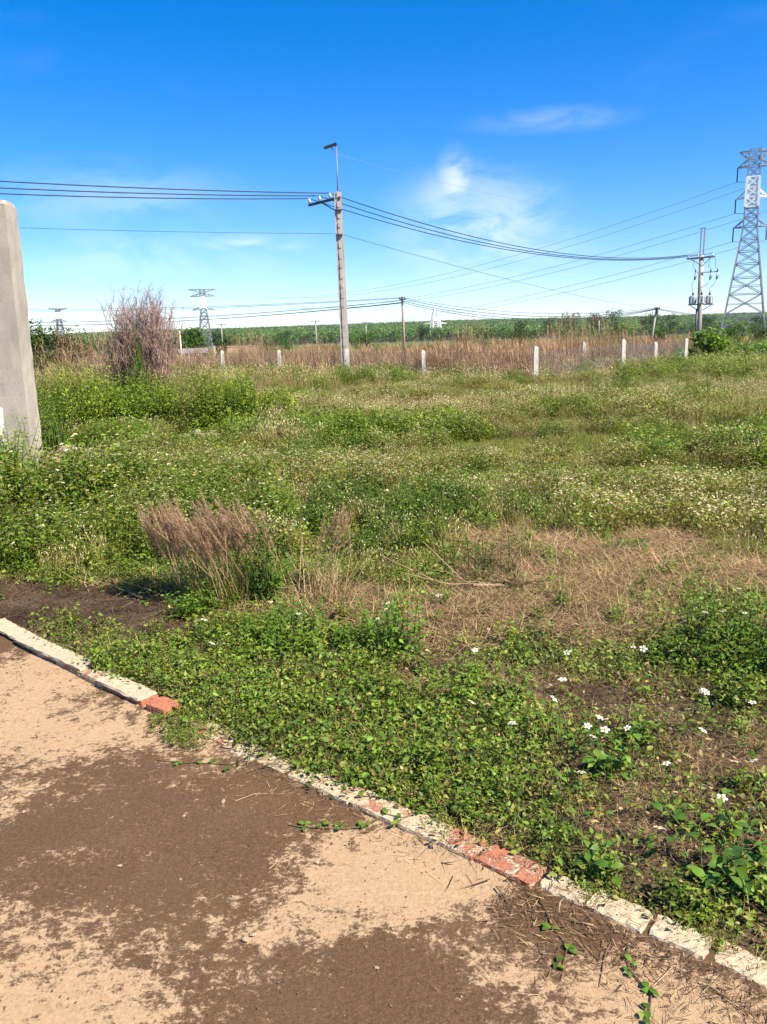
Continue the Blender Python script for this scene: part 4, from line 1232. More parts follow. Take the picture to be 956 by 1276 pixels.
for k, (z0, z1, sg) in enumerate(((5.42, 7.9, .95), (5.36, 7.6, .95), (5.15, 6.3, 1.35), (4.98, 6.1, 1.5), (4.93, 6.0, 1.42))):
    cable('power_cable', 'long cable from the reddish pole running behind the brown shrub', 'cables behind the brown shrub', (2.24, 74.9, z0), (-70, 98, z1), sg, .028 if k > 1 else .018, M_WIRE, 26)
for k, (z0, z1, sg) in enumerate(((5.42, 4.05, .95), (5.30, 3.98, 1.15), (5.12, 3.95, 1.30), (4.98, 3.92, 1.42))):
    cable('power_cable', 'sagging cable between the reddish pole and the leaning pole', 'cables between the reddish pole and the leaning pole', (2.24, 74.9, z0), (27.5, 80, z1), sg, .026 if k else .018, M_WIRE, 26)
for k, z1 in enumerate((2.7, 2.4)):
    cable('power_cable', 'short cable falling from the leaning pole behind the transformer pole', 'cables right of the leaning pole', (27.5, 80, 4.0 - .08 * k), (52, 96, z1 + .7), .7, .024, M_WIRE, 16)
ca, sa = math.cos(R(-24)), math.sin(R(-24)); cb, sb = math.cos(R(8)), math.sin(R(8))
for (zA, hA), (zB, hB) in zip(((25.5, 3.5), (31.7, 3.4), (38.5, 3.4)), ((23.4, 7.0), (31.5, 7.4), (35.4, 8.2))):
    for s in (-1, 1):
        A = np.array((TW[0] + s * hA * ca, TW[1] + s * hA * sa, zA - 3.6))
        cable('transmission_line', 'pale high voltage line strung from the large lattice tower', 'lines of the large lattice tower',
              A, (-107.5 + s * hB * cb, 500 + s * hB * sb, zB - .6), 13.5, .046, M_LINE, 40)
        cable('transmission_line', 'pale high voltage line leaving the large lattice tower on its far side', 'lines leaving the large lattice tower',
              A, (A[0] + 210, A[1] - 40, zA + 2), 4.5, .062, M_LINE, 20)

# ------------------------------------------------------------------ trees and bushes
def crown(mb, r, c, rad, n, leaf, cols, w, kind=2, lumps=14):
    c = np.asarray(c, float); rad = np.asarray(rad, float)
    u = r.normal(0, 1, (lumps, 3)); u /= np.linalg.norm(u, axis=1)[:, None]
    cen = c + u * rad * r.uniform(.35, .85, (lumps, 1))
    lr = rad.mean() * r.uniform(.28, .5, lumps)
    k = r.integers(0, lumps, n)
    v = r.normal(0, 1, (n, 3)); v /= np.linalg.norm(v, axis=1)[:, None]
    P = cen[k] + v * (lr[k] * r.uniform(.55, 1.05, n))[:, None]
    yaw = np.arctan2(v[:, 1], v[:, 0]) + r.normal(0, .6, n)
    L = leaf * r.uniform(.7, 1.3, n)
    leaves(mb, P, yaw, r.normal(-.1, .5, n), r.normal(0, .5, n), L, L * .6, mixcol(r, n, cols, w), kind)
    return cen

def tree(name, label, x, y, h, rx, seed, cols, w, group=None, leaf=.16, n=2600, base=.18, cat='tree'):
    r = np.random.default_rng(seed); o = empty(name, (x, y, float(gz(x, y)) if y < 200 else 0)); tag(o, label, cat, group)
    hb = h * base
    mb = MB(); c = (0, 0, hb + (h - hb) * .52)
    cen = crown(mb, r, c, (rx, rx, (h - hb) * .5), n, leaf, cols, w)
    mb.build('crown', M_TREE, o)
    mb = MB(); tube(mb, [(0, 0, -.2), (.03 * h, 0, hb), (0, .02 * h, c[2])], [h * .035, h * .026, h * .012], 7)
    for q in cen[:8]: tube(mb, [(0.02 * h, 0, hb * 1.1), np.array((q[0] * .5, q[1] * .5, (hb + q[2]) / 2 + .05 * h)), q], [h * .014, h * .009, h * .003], 4, GREY, False)
    mb.build('trunk', M_BARK, o)
    return o
TG = [(.085, .165, .022), (.055, .115, .018), (.03, .07, .014)]
tree('round_tree', 'round dark green tree beside the thin white pole beyond the fence', -16.25, 70, 3.25, 1.35, 1, TG, [2, 3, 2], None, .2, 3000, .12)
tree('round_tree', 'round green tree rising over the dry shrubs next to the grey pillar', -16.9, 40, 2.85, 1.0, 2, TG, [3, 3, 1], None, .14, 2600, .12)
tree('dry_tree', 'brown leafless looking bush tree next to the round green one', -15.4, 40, 2.75, .95, 3, [(.19, .13, .07), (.13, .10, .05), (.10, .11, .03)], [3, 2, 1], None, .12, 2200, .12)
rr = np.random.default_rng(44)
for i in range(46):
    yy = rr.uniform(80, 220); px = rr.uniform(-.43, .49)
    if abs(px - .39) < .04 and yy < 70: continue
    h = rr.uniform(1.7, 3.1) * (1 + (yy - 80) / 230)
    dark = rr.uniform() < .3
    tree('field_tree', 'bushy green tree in the row between the fence and the hill' if not dark else 'dark green tree in the row between the fence and the hill',
         px * yy, yy, h, h * rr.uniform(.42, .75), 100 + i, TG, [1, 3, 3] if dark else [4, 3, 1],
         'bushy trees before the hill' if not dark else 'dark trees before the hill', .22, 900, .08)
for i, (x, y, h) in enumerate(((70, 330, 10), (80, 335, 12), (91, 340, 11), (100, 345, 12.5), (62, 350, 9), (118, 350, 11), (128, 355, 10), (140, 345, 9), (-40, 340, 7), (-70, 350, 8), (20, 360, 8), (165, 350, 9), (180, 350, 10), (205, 360, 10))):
    tree('tall_tree', 'tall dark tree standing at the foot of the forest hill', x, y, h, h * .42, 200 + i, [(.05, .10, .02), (.035, .075, .018), (.025, .055, .014)], [2, 3, 2], 'tall trees below the hill', .7, 900, .2)

def bush(name, label, x, y, h, spread, nst, leafL, seed, cols, w, nodes=8, group=None, flower=0, leafw=.5, cat='bush', upright=.28, tri=True):
    r = np.random.default_rng(seed); o = empty(name, (x, y, float(gz(x, y)))); tag(o, label, cat, group)
    mb = MB(); st = MB()
    weed(mb, r, h, nst, spread, leafL, cols, w, 6, nodes, tri, flower, .018, G_MID, leafw, upright)
    mb.build('foliage', M_LEAF, o)
    for k in range(max(4, nst // 4)):
        b = disc(r, 1, spread * .5)[0]; a = r.uniform(0, 6.28)
        tube(st, [(b[0] * .6, b[1] * .6, -.03), (b[0] + .1 * h * math.cos(a), b[1] + .1 * h * math.sin(a), h * .62)], [h * .014, h * .006], 4, (.14, .15, .05), False)
    st.build('stem', M_LEAF, o)
    return o
YG = [(.260, .335, .036), (.190, .275, .028), (.100, .165, .020)]
for i, (x, y, h, sp) in enumerate(((-6.0, 14.4, 1.15, .55), (-5.1, 13.9, 1.0, .5), (-4.2, 14.2, .95, .5), (-3.35, 13.9, 1.0, .5), (-2.75, 14.6, 1.05, .45), (-5.6, 15.2, 1.2, .5), (-4.5, 15.3, 1.0, .5), (-3.0, 15.6, 1.05, .5), (-6.9, 13.6, 1.0, .5), (-5.9, 12.9, .8, .5), (-2.1, 15.4, .8, .4))):
    bush('leafy_bush', 'waist high light green leafy bush in front of the brown dead shrub', x, y, h * 1.05, sp * 1.25, 80, .085, 300 + i, YG, [4, 4, 2], 9, 'light green bushes before the dead shrub')
bush('leafy_bush', 'dark green leafy bush standing beside the foot of the grey pillar', -5.0, 11.4, 1.15, .5, 50, .06, 320, TG, [3, 3, 2], 8)
bush('leafy_bush', 'pale green weed bush at the foot of the grey pillar', -4.15, 8.0, .92, .6, 110, .060, 321, YG, [4, 3, 1], 8, None, 8)
bush('leafy_bush', 'dark green vine bush growing up inside the brown dead shrub', -4.65, 15.4, 1.85, .35, 22, .09, 322, [(.07, .15, .018), (.045, .10, .014)], [2, 3], 10)
for i, (x, y, h, sp, lab) in enumerate(((-.95, 10.9, .38, .45, 'small rich green leafy clump beside a bare straw gap in the field'), (-.2, 11.3, .34, .4, 'low green clump just beside the rich green leafy clump in the field'),
                                        (4.6, 9.7, .40, .55, 'wide dark green clump bordering the short grass strip'), (5.4, 9.9, .36, .5, 'flat dark green clump next to the wide one bordering the short grass'),
                                        (5.0, 17.2, .75, .5, 'rounded green bush with flowers out in the middle field'), (7.0, 17.6, .65, .7, 'broad green bush out in the middle field toward the last fence posts'),
                                        (3.6, 24.5, .7, .9, 'low green mound in front of the two wire mesh posts'), (-1.3, 33.5, .75, .6, 'green bush at the foot of the tall concrete pole'),
                                        (2.7, 12.9, .3, .35, 'low green clump behind the fresh short grass patch'))):
    bush('leafy_bush', lab, x, y, h, sp, 24, .055, 340 + i, [(.085, .19, .018), (.055, .13, .016), (.035, .08, .012)], [3, 3, 1], 6, None, 3)

def broad_bush(name, label, x, y, h, rad, n, leaf, seed, group=None):
    r = np.random.default_rng(seed); o = empty(name, (x, y, float(gz(x, y)))); tag(o, label, 'bush', group)
    mb = MB(); crown(mb, r, (0, 0, h * .52), (rad, rad, h * .48), n, leaf, [(.17, .31, .03), (.12, .23, .025), (.06, .12, .018)], [3, 3, 1], 6, 16); mb.build('foliage', M_LEAF, o)
    mb = MB()
    for k in range(7):
        a = k * .9; tube(mb, [(0, 0, -.1), (rad * .3 * math.cos(a), rad * .3 * math.sin(a), h * .4), (rad * .6 * math.cos(a), rad * .6 * math.sin(a), h * .75)], [.04, .03, .012], 5, GREY, False)
    mb.build('stem', M_BARK, o)
broad_bush('broad_leaf_bush', 'large bright broad leaved bush in front of the transformer pole', 17.45, 42, 1.85, .95, 1300, .21, 1)
for i, (x, y, h, rd) in enumerate(((16.2, 42.5, .75, .7), (19.0, 42.6, .95, .8), (20.2, 43, 1.1, .9), (21.5, 43.4, 1.0, .9), (22.8, 43.5, 1.15, .9), (24, 44, 1.05, 1))):
    broad_bush('hedge_bush', 'low broad leaved green bush in the row beside the large bright bush', x, y, h, rd, 620, .17, 10 + i, 'low hedge bushes')

def dead_shrub():
    r = np.random.default_rng(66); x, y = -4.80, 16.4
    o = empty('dead_shrub', (x, y, float(gz(x, y)))); tag(o, 'tall brown leafless shrub with a dense fan of fine twigs', 'shrub')
    mb = MB(); tw = MB()
    for k in range(190):
        b = disc(r, 1, .36)[0] * (1.35, 1); side = r.normal(0.02, .27)
        low = r.uniform() < .3
        H = (2.62 - 1.5 * min(abs(side), .8) ** 1.6) * (r.uniform(.70, 1.0) if not low else r.uniform(.45, .7))
        tip = np.array([b[0] + side * 1.0 - (r.uniform(.1, 1.1) if low and r.uniform() < .7 else 0), b[1] + r.normal(0, .3), H])
        base = np.array([b[0], b[1], -.05]); mid = (base * .5 + tip * .5) + (-(tip[0] - base[0]) * .12, 0, .1)
        c = np.array((.36, .245, .185)) * r.uniform(.75, 1.25)
        tube(mb, [base, mid, tip], [.011, .008, .003], 3, c, False)
        for j in range(18):
            t = r.uniform(.30, 1.0); p = base * (1 - t) ** 2 + 2 * mid * t * (1 - t) + tip * t * t
            a = r.uniform(0, 6.28); L = r.uniform(.15, .42); lift = r.uniform(.5, 1.0)
            q = p + np.array([math.cos(a) * L * .30, math.sin(a) * L * .30, L * lift])
            e = q + np.array([math.cos(a) * L * .34, math.sin(a) * L * .34, L * r.uniform(-.15, .45)])
            cc = np.array((.44, .30, .25)) * r.uniform(.7, 1.3)
            tube(tw, [p, q, e], [.0045, .0036, .0022], 3, cc, False)
            a2 = a + r.normal(0, 1); l2 = L * .5
            tube(tw, [q, q + np.array([math.cos(a2) * l2 * .6, math.sin(a2) * l2 * .6, l2 * r.uniform(.1, .8)])], [.0034, .002], 3, cc, False)
    mb.build('stem', M_DRY, o)['kind'] = 'stuff'; tw.build('twig', M_DRY, o)['kind'] = 'stuff'
dead_shrub()

def grass_tuft(name, label, x, y, h, n, spread, cols, w, seed, group=None, width=.010, lean=.25, plume=0, cat='dry grass'):
    r = np.random.default_rng(seed); o = empty(name, (x, y, float(gz(x, y)))); tag(o, label, cat, group)
    mb = MB()
    blades(mb, np.column_stack([disc(r, n, spread), np.full(n, -.02)]), r.uniform(0, 6.28, n), np.abs(r.normal(0, lean, n)), r.uniform(0, .7, n), h * r.uniform(.5, 1.05, n), width, mixcol(r, n, cols, w), 4)
    mb.build('blade', M_DRY, o)
    if plume:
        mb = MB(); P = np.column_stack([disc(r, plume, spread * 1.2), h * r.uniform(.55, .95, plume)])
        for k in range(plume):
            m = 14; q = P[k] + np.column_stack([r.normal(0, .012, (m, 2)), np.linspace(0, .25 * h, m)])
            blades(mb, q, r.uniform(0, 6.28, m), r.uniform(.2, .7, m), .4, h * .10, .008, mixcol(r, m, [RED_DRY, STRAW, PLUME], [2, 2, 2]), 2)
        mb.build('seed_head', M_DRY, o)
    return o
tx = np.random.default_rng(71)
for i, (x, y, h) in enumerate(((-6.6, 16.6, 1.55), (-6.0, 17.0, 1.7), (-5.6, 15.9, 1.35), (-3.9, 16.2, 1.4), (-3.6, 17.2, 1.3), (-6.9, 15.6, 1.3), (-7.6, 17, 1.6), (-4.3, 15.6, 1.3), (-2.9, 18, 1.2), (-7.2, 18.5, 1.8), (-6.3, 19, 1.7))):
    grass_tuft('reed_clump', 'tall brown dry reed clump around the dead shrub', x, y, h, 150, .32, [RED_DRY, STRAW_DK, STRAW, (.12, .11, .03)], [4, 3, 2, 1.2], 400 + i, 'dry reeds round the dead shrub', .013, .2, 10)
for i, (x, y, h) in enumerate(((3.7, 29.6, .85), (3.1, 30.4, .8), (2.6, 33.4, 1.0), (8.5, 36.3, 1.5), (9.6, 34.9, 1.55), (10.6, 34.8, 1.4), (7.8, 34, 1.4), (9.2, 36.8, 1.5), (10.2, 35.6, 1.45), (8.0, 35.8, 1.5), (10.9, 36, 1.3), (11.7, 36.5, 1.1), (6.8, 33, 1.2), (12.4, 38.5, 1.0), (-.8, 39, 1.1), (.6, 38, 1.0), (1.6, 36, 1.25), (3.1, 35, 1.4), (4.4, 34, 1.4), (3.7, 34.2, 1.45), (4.0, 35.2, 1.35),
                               (-2.8, 40, 1.2), (-4.2, 43, 1.2), (-6.3, 44.5, 1.3), (-7.2, 46, 1.55), (-7.9, 47, 1.5), (-6.9, 47.5, 1.5), (-8.4, 46.5, 1.4), (-2.4, 37.5, 1.0), (5.6, 31, 1.1), (6.2, 29.8, .9), (-6, 38, 1.0), (-4.0, 37, .9))):
    grass_tuft('dry_grass_tuft', 'reddish brown dry grass tuft growing along the mesh fence', x, y, h * 1.42, 260, .6, [RED_DRY, STRAW, (.46, .33, .22), STRAW_DK], [4, 3, 2, 1.5], 430 + i, 'dry tufts along the mesh fence', .02, .3, 14)
grass_tuft('pale_grass_tuft', 'pale arching grass tuft beside the rounded bush in the middle field', 4.1, 17.0, .75, 220, .5, [STRAW, G_YEL, CREAM], [3, 2, 2], 470, None, .012, .45, 8, 'grass')

# ------------------------------------------------------------------ near plants, built leaf by leaf
def leaf_mesh(name, L, W, col, mat, droop=.22, fold=.16, st=5):
    """one leaf, base at the origin, along +x; 16 triangles"""
    V, F = [], []
    prof = [0.0, .34, .5, .36, .0] if st == 5 else None
    for i, w in enumerate(prof):
        t = i / (st - 1); z = .10 * L * math.sin(t * math.pi) - droop * L * t * t
        for s in (-1, 0, 1): V.append((t * L, s * w * W, z + abs(s) * fold * w * W))
    for i in range(st - 1):
        for k in range(2):
            a = i * 3 + k; F += [(a, a + 3, a + 4), (a, a + 4, a + 1)]
    mb = MB(); mb.add(V, F, col); return mb.mesh(name, mat)
lr_ = np.random.default_rng(8)
LEAFM = [leaf_mesh('leaf', 1.0, .62 + .1 * lr_.uniform(-1, 1), c, M_LEAF, d) for c, d in
         (((.115, .225, .020), .2), ((.085, .175, .018), .28), ((.145, .230, .026), .15), ((.065, .140, .016), .3), ((.10, .20, .02), .05))]

def petal_mesh():
    mb = MB(); V, F = [], []
    for k in range(5):
        a = k * 2 * math.pi / 5; ca_, sa_ = math.cos(a), math.sin(a); b = len(V)
        for x, y, z in ((.18, 0, 0), (.5, -.30, .05), (.95, -.26, .0), (1.02, 0, -.03), (.95, .26, .0), (.5, .30, .05), (.6, 0, .0)):
            V.append((x * ca_ - y * sa_, x * sa_ + y * ca_, z))
        F += [(b + 6, b + i, b + (i + 1) % 6) for i in range(6)]
    mb.add(V, F, (.82, .80, .72)); return mb.mesh('flower', M_LEAF)
def centre_mesh():
    mb = MB(); r = np.random.default_rng(1); blob(mb, (0, 0, .06), (.26, .26, .16), r, (8, 4), .1, (.66, .42, .03)); return mb.mesh('flower_centre', M_LEAF)
PETAL, CENTRE = petal_mesh(), centre_mesh()

def part(name, me, parent, loc, rot, sc):
    o = bpy.data.objects.new(name, me); COL.objects.link(o); o.parent = parent
    o.location = loc; o.rotation_euler = rot; o.scale = (sc, sc, sc) if not isinstance(sc, tuple) else sc
    return o

def add_flower(o, p, rad, r):
    f = part('flower', PETAL, o, p, (r.normal(0, .35), r.normal(0, .35), r.uniform(0, 6)), rad)
    part('flower_centre', CENTRE, f, (0, 0, 0), (0, 0, 0), 1.0)

def near_plant(name, label, x, y, h, nst, spread, leaf, nodes, seed, flower=0, group=None, cat='plant', lean=.45, dz=0.0):
    r = np.random.default_rng(seed); o = empty(name, (x, y, (float(gz(x, y)) if kerb_dist(x, y) > .1 else 0.0) + dz)); tag(o, label, cat, group)
    mb = MB(); tips = []
    for s in range(nst):
        b = disc(r, 1, spread * .5)[0]; az = math.atan2(b[1], b[0]) + r.normal(0, .5); le = abs(r.normal(lean, .2)); hh = h * r.uniform(.6, 1.05)
        base = np.array([b[0] * .6, b[1] * .6, -.02]); top = np.array([b[0] + math.cos(az) * math.sin(le) * hh, b[1] + math.sin(az) * math.sin(le) * hh, hh * math.cos(le)])
        mid = (base + top) / 2 + (0, 0, hh * .08)
        tube(mb, [base, mid, top], [.0028, .0022, .0014], 5, (.11, .15, .03), False)
        yaw = r.uniform(0, 6.28)
        for k in range(nodes):
            t = .25 + .75 * k / max(nodes - 1, 1); p = base * (1 - t) ** 2 + 2 * mid * t * (1 - t) + top * t * t
            yaw += 1.57 + r.normal(0, .25)
            for sd in (0, math.pi):
                if k < nodes - 1 and r.uniform() < .12: continue
                ya = yaw + sd; q = p + np.array([math.cos(ya), math.sin(ya), .35]) * leaf * .28
                tube(mb, [p, q], [.0013, .001], 3, (.12, .17, .03), False)
                part('leaf', LEAFM[r.integers(len(LEAFM))], o, q, (r.normal(0, .25), -r.normal(.05, .28), ya + r.normal(0, .15)), leaf * r.uniform(.7, 1.15) * (1.15 - .35 * t))
        tips.append(top)
    for k in range(flower):
        t = tips[k % len(tips)]; q = t + np.array([r.normal(0, .02), r.normal(0, .02), r.uniform(.03, .08)])
        tube(mb, [t, q], [.0014, .0012], 4, (.14, .16, .04), False); add_flower(o, q, r.uniform(.013, .018), r)
    mb.build('stem', M_LEAF, o)
    return o

near_plant('broad_leaf_weed', 'bright green broad leaved weed clump with white flowers amid dry litter', .82, 2.62, .17, 9, .13, .050, 3, 1, 6, None)
near_plant('broad_leaf_weed', 'taller dark leaved weed just behind the flowering broad leaved clump', .66, 2.76, .19, 6, .10, .046, 3, 2, 1)
near_plant('broad_leaf_weed', 'upright weed with heart shaped leaves leaning over the whitewashed kerb rubble', .60, 2.06, .15, 3, .05, .050, 3, 3)
near_plant('broad_leaf_weed', 'leafy weed clump close behind the rubble end of the kerb', .93, 2.03, .20, 7, .10, .056, 3, 4, 1)
near_plant('broad_leaf_weed', 'large leaved weed on the far side of the clump behind the kerb rubble', 1.10, 2.08, .20, 6, .11, .055, 3, 5)
near_plant('broad_leaf_weed', 'small weed sprouting from the gap in the kerb beside the red brick end', -.90, 3.10, .07, 6, .12, .026, 3, 6, 0)
for i, (x, y) in enumerate(((-1.87, 5.0), (-1.66, 4.92), (-2.26, 5.02), (-1.5, 4.75), (-2.5, 4.9))):
    near_plant('seedling', 'small bright seedling sprouting from the dark bare soil', x, y, .10, 2, .04, .045, 2, 20 + i, 0, 'seedlings on the bare soil')
for i, (x, y) in enumerate(((.55, 2.27), (.52, 2.42), (.78, 2.2), (.95, 2.3), (.36, 2.62), (1.25, 2.3), (1.35, 2.7), (1.0, 2.9), (.2, 3.0), (-.25, 3.05), (-.6, 3.3), (.65, 3.05), (1.15, 3.2), (-.15, 3.35), (.35, 3.4), (-.9, 3.6), (1.05, 3.55))):
    near_plant('small_weed', 'small broad leaved weed rising above the creeping ground cover', x, y, .09 + .03 * (i % 3), 3, .06, .036 + .006 * (i % 2), 2, 40 + i, 0, 'small weeds in the ground cover')
FL = [(1.24, 3.6), (.34, 2.98), (.49, 2.9), (.67, 2.52), (.98, 2.55), (1.11, 2.35), (.78, 2.12), (1.3, 3.05), (1.17, 2.76), (1.19, 2.46), (1.42, 3.61), (1.17, 2.87), (1.21, 3.62), (1.32, 3.43),
      (.88, 3.59), (.39, 3.47), (1.35, 3.08), (1.02, 3.95), (.61, 3.22), (1.51, 2.95), (1.28, 3.0), (1.11, 3.4), (.78, 3.29), (-.86, 3.81), (-.91, 3.86), (.3, 4.38), (1.82, 4.13), (1.9, 3.95), (1.25, 2.45), (1.03, 2.51), (-.3, 3.7), (-1.0, 4.0), (1.6, 3.7), (1.75, 3.3)]
for i, (x, y) in enumerate(FL):
    r = np.random.default_rng(600 + i); h = r.uniform(.07, .15)
    o = empty('white_flower', (x, y - .02, float(gz(x, y)))); tag(o, 'single white flower on a thin stalk above low weeds near the kerb', 'flower', 'white flowers near the kerb')
    mb = MB(); top = np.array([r.normal(0, .015), r.normal(0, .015), h]); tube(mb, [(0, 0, -.01), top * .5 + (.006, 0, 0), top], [.0016, .0014, .0012], 4, (.13, .15, .04), False); mb.build('stalk', M_LEAF, o)
    add_flower(o, top, r.uniform(.014, .021), r)
    for k in range(2):
        part('leaf', LEAFM[r.integers(5)], o, top * (.3 + .25 * k), (0, -.3, r.uniform(0, 6.28)), r.uniform(.022, .035))

def dense_clump(name, label, x, y, h, spread, nst, leaf, seed, cols, w, flower=0):
    return bush(name, label, x, y, h, spread, nst, leaf, seed, cols, w, 6, None, flower, .6, 'plant', .35)
BG = [(.12, .235, .02), (.09, .18, .018), (.055, .12, .015)]
dense_clump('leafy_clump', 'round leafy green clump in front of the dead root and straw', .02, 3.78, .30, .17, 26, .036, 700, BG, [3, 3, 1], 3)
dense_clump('leafy_clump', 'spreading low green clump next to the reed tuft', -.48, 3.95, .22, .28, 24, .036, 701, BG, [3, 3, 1], 2)
dense_clump('leafy_clump', 'wide bright green bushy clump on the dry side of the field', 1.75, 3.62, .26, .36, 52, .042, 702, [(.125, .25, .02), (.095, .195, .018), (.06, .13, .015)], [4, 3, 1], 5)
dense_clump('leafy_clump', 'dark leafy vine climbing up the middle of the reed tuft', -.72, 4.62, .52, .10, 16, .044, 703, [(.075, .165, .016), (.05, .115, .014)], [3, 2])
dense_clump('leafy_clump', 'green leafy clump at the corner of the bare dark soil', -1.15, 4.5, .20, .16, 16, .036, 704, BG, [3, 3, 1])
dense_clump('leafy_clump', 'thin dull green weed standing in the straw behind the dead root', .62, 5.0, .36, .24, 20, .034, 705, [(.09, .13, .025), (.13, .12, .04), (.06, .09, .02)], [3, 2, 2])
dense_clump('leafy_clump', 'small bright green clump beside the pale straw heap', 1.72, 5.35, .12, .18, 16, .036, 706, BG, [4, 2, 1])

def reed_tuft():
    r = np.random.default_rng(77); x, y = -.98, 4.72
    o = empty('reed_tuft', (x, y, float(gz(x, y)))); tag(o, 'grass tuft with feathery brown plumes over green blades beside the bare soil', 'grass')
    mb = MB(); n = 520
    c = disc(r, n, .22) * (1.35, .8)
    blades(mb, np.column_stack([c, np.full(n, -.02)]), r.uniform(0, 6.28, n), np.abs(r.normal(.15, .3, n)), r.uniform(.1, 1.0, n), r.uniform(.22, .52, n), .0055,
           mixcol(r, n, [G_MID, G_YEL, STRAW, G_BRIGHT, STRAW_DK], [3, 3, 2.4, 2, 1]), 4)
    b = mb.build('blade', M_LEAF, o); b['kind'] = 'stuff'
    # one plume pattern, many plumes
    meshes = []
    for v in range(4):
        mb = MB(); L = .22; tube(mb, [(0, 0, -.20), (.004, 0, -.06), (0, 0, L)], [.0016, .0014, .0007], 3, STRAW, False)
        m = 210; t = r.uniform(0, 1, m); q = np.column_stack([r.normal(0, .003, (m, 2)), t * L])
        blades(mb, q, r.uniform(0, 6.28, m), r.uniform(.15, .7, m), .35, r.uniform(.022, .055, m) * (1.15 - .6 * t), .0019, mixcol(r, m, [PLUME, RED_DRY, (.46, .33, .22)], [3, 2, 2.4]), 2)
        meshes.append(mb.mesh('plume', M_DRY))
    for k in range(150):
        p = disc(r, 1, .26)[0] * (1.45, .7) + (-.08, 0); z = r.uniform(.24, .46)
        le = r.normal(.42, .16)
        part('plume', meshes[k % 4], o, (p[0], p[1], z), (r.normal(0, .14), -le, r.normal(0, .4)), r.uniform(.75, 1.15))
    # straw-coloured stalks leaning out on one side
    o2 = empty('dry_stalk_tuft', (-.38, 4.66, float(gz(-.38, 4.66)))); tag(o2, 'pale straw stalks leaning outward next to the plumed grass tuft', 'dry grass')
    mb = MB(); n = 190
    blades(mb, np.column_stack([disc(r, n, .17), np.full(n, -.01)]), r.normal(0.2, 1.3, n), np.abs(r.normal(.55, .35, n)), r.uniform(0, .7, n), r.uniform(.22, .50, n), .006, mixcol(r, n, [STRAW, (.52, .40, .22), STRAW_DK, G_OLIVE], [4, 3, 2, 1]), 4)
    b = mb.build('blade', M_DRY, o2); b['kind'] = 'stuff'
    for k in range(16):
        p = disc(r, 1, .13)[0]
        part('plume', meshes[k % 4], o2, (p[0] + .05, p[1], r.uniform(.30, .42)), (r.normal(0, .2), r.normal(.35, .25), r.normal(0, .4)), r.uniform(.6, .9))
reed_tuft()

def dead_root():
    r = np.random.default_rng(88); x, y = .80, 4.66
    o = empty('dead_root', (x, y, float(gz(x, y)))); tag(o, 'dark dead root with thin dry stems spread over the straw', 'dead plant')
    mb = MB(); blob(mb, (0, 0, .03), (.07, .06, .05), r, (9, 6), .35, (.09, .055, .035)); mb.build('root', M_DRY, o)
    for k in range(34):
        a = r.uniform(0, 6.28); L = r.uniform(.10, .34); el = r.uniform(.0, .9)
        m = np.array([math.cos(a) * L * .5, math.sin(a) * L * .5, .04 + L * .35 * el]); e = np.array([math.cos(a) * L, math.sin(a) * L, .02 + L * .7 * el])
        mb = MB(); tube(mb, [(0, 0, .03), m, e], [.004, .003, .0016], 4, np.array((.19, .12, .075)) * r.uniform(.6, 1.5), False)
        mb.build('stem', M_DRY, o)
    for dy, L, b in ((.06, .82, .10), (.0, .70, .03), (.10, .55, .16), (-.05, .45, .05)):
        P = [(0, 0, .04), (-.2 * L, -.02 + dy * .3, .05), (-.55 * L, dy * .6 + .02, .045), (-L, dy + b * 1.2, .10 + b)]
        mb = MB(); tube(mb, P, [.0055, .005, .0042, .002], 5, (.36, .25, .15), False); mb.build('trailing_stem', M_DRY, o)
dead_root()

def straw_heap(x, y, rad, h, n, label, seed):
    r = np.random.default_rng(seed); o = empty('straw_heap', (x, y, float(gz(x, y)))); tag(o, label, 'straw')
    p = disc(r, n, rad); z = h * (1 - (p ** 2).sum(1) / rad ** 2) * r.uniform(.2, 1, n)
    mb = MB(); blades(mb, np.column_stack([p, z]), r.uniform(0, 6.28, n), r.uniform(1.2, 1.85, n), r.normal(0, .3, n), r.uniform(.07, .24, n), .0028, mixcol(r, n, [(.52, .39, .22), STRAW, STRAW_DK, (.13, .08, .045)], [3, 2, 3, 2.4], .3), 3)
    mb.build('straw_stalk', M_DRY, o)['kind'] = 'stuff'
straw_heap(2.05, 5.72, .36, .10, 1100, 'pale flattened straw heap at the far edge of the straw patch', 1)
straw_heap(1.15, 5.35, .50, .09, 1300, 'wide brown straw heap behind the dead root', 2)
straw_heap(.35, 4.2, .42, .04, 800, 'thin straw patch between the dead root and the round leafy clump', 3)

# creeping vines over the road
def road_z(x, y):
    d = float(kerb_dist(x, y))
    return .034 if abs(d) < .06 else .006 + .021 * math.exp(-(max(-d - .045, 0) / .05) ** 2)
def vine(label, pts, seed, leaf=.022):
    r = np.random.default_rng(seed); P = np.array([(x, y, road_z(x, y)) for x, y in pts])
    o = empty('creeping_vine', tuple(P[0])); tag(o, label, 'vine'); O = P[0]
    mb = MB(); tube(mb, P - O, [.0022] * len(P), 5, (.16, .12, .05), False); mb.build('stem', M_LEAF, o)
    for i in range(1, len(P)):
        for k in range(2):
            q = P[i] - O + (r.normal(0, .012), r.normal(0, .012), .004)
            for m in range(2):
                part('leaf', LEAFM[r.integers(5)], o, q, (r.normal(0, .2), -r.uniform(.05, .35), r.uniform(0, 6.28)), leaf * r.uniform(.75, 1.3))
vine('creeping vine with paired leaves lying on the road beside the broken kerb', [(-.35, 2.38), (-.30, 2.365), (-.25, 2.36), (-.17, 2.35), (-.09, 2.35), (-.02, 2.385), (.04, 2.36), (.10, 2.385), (.15, 2.41)], 1)
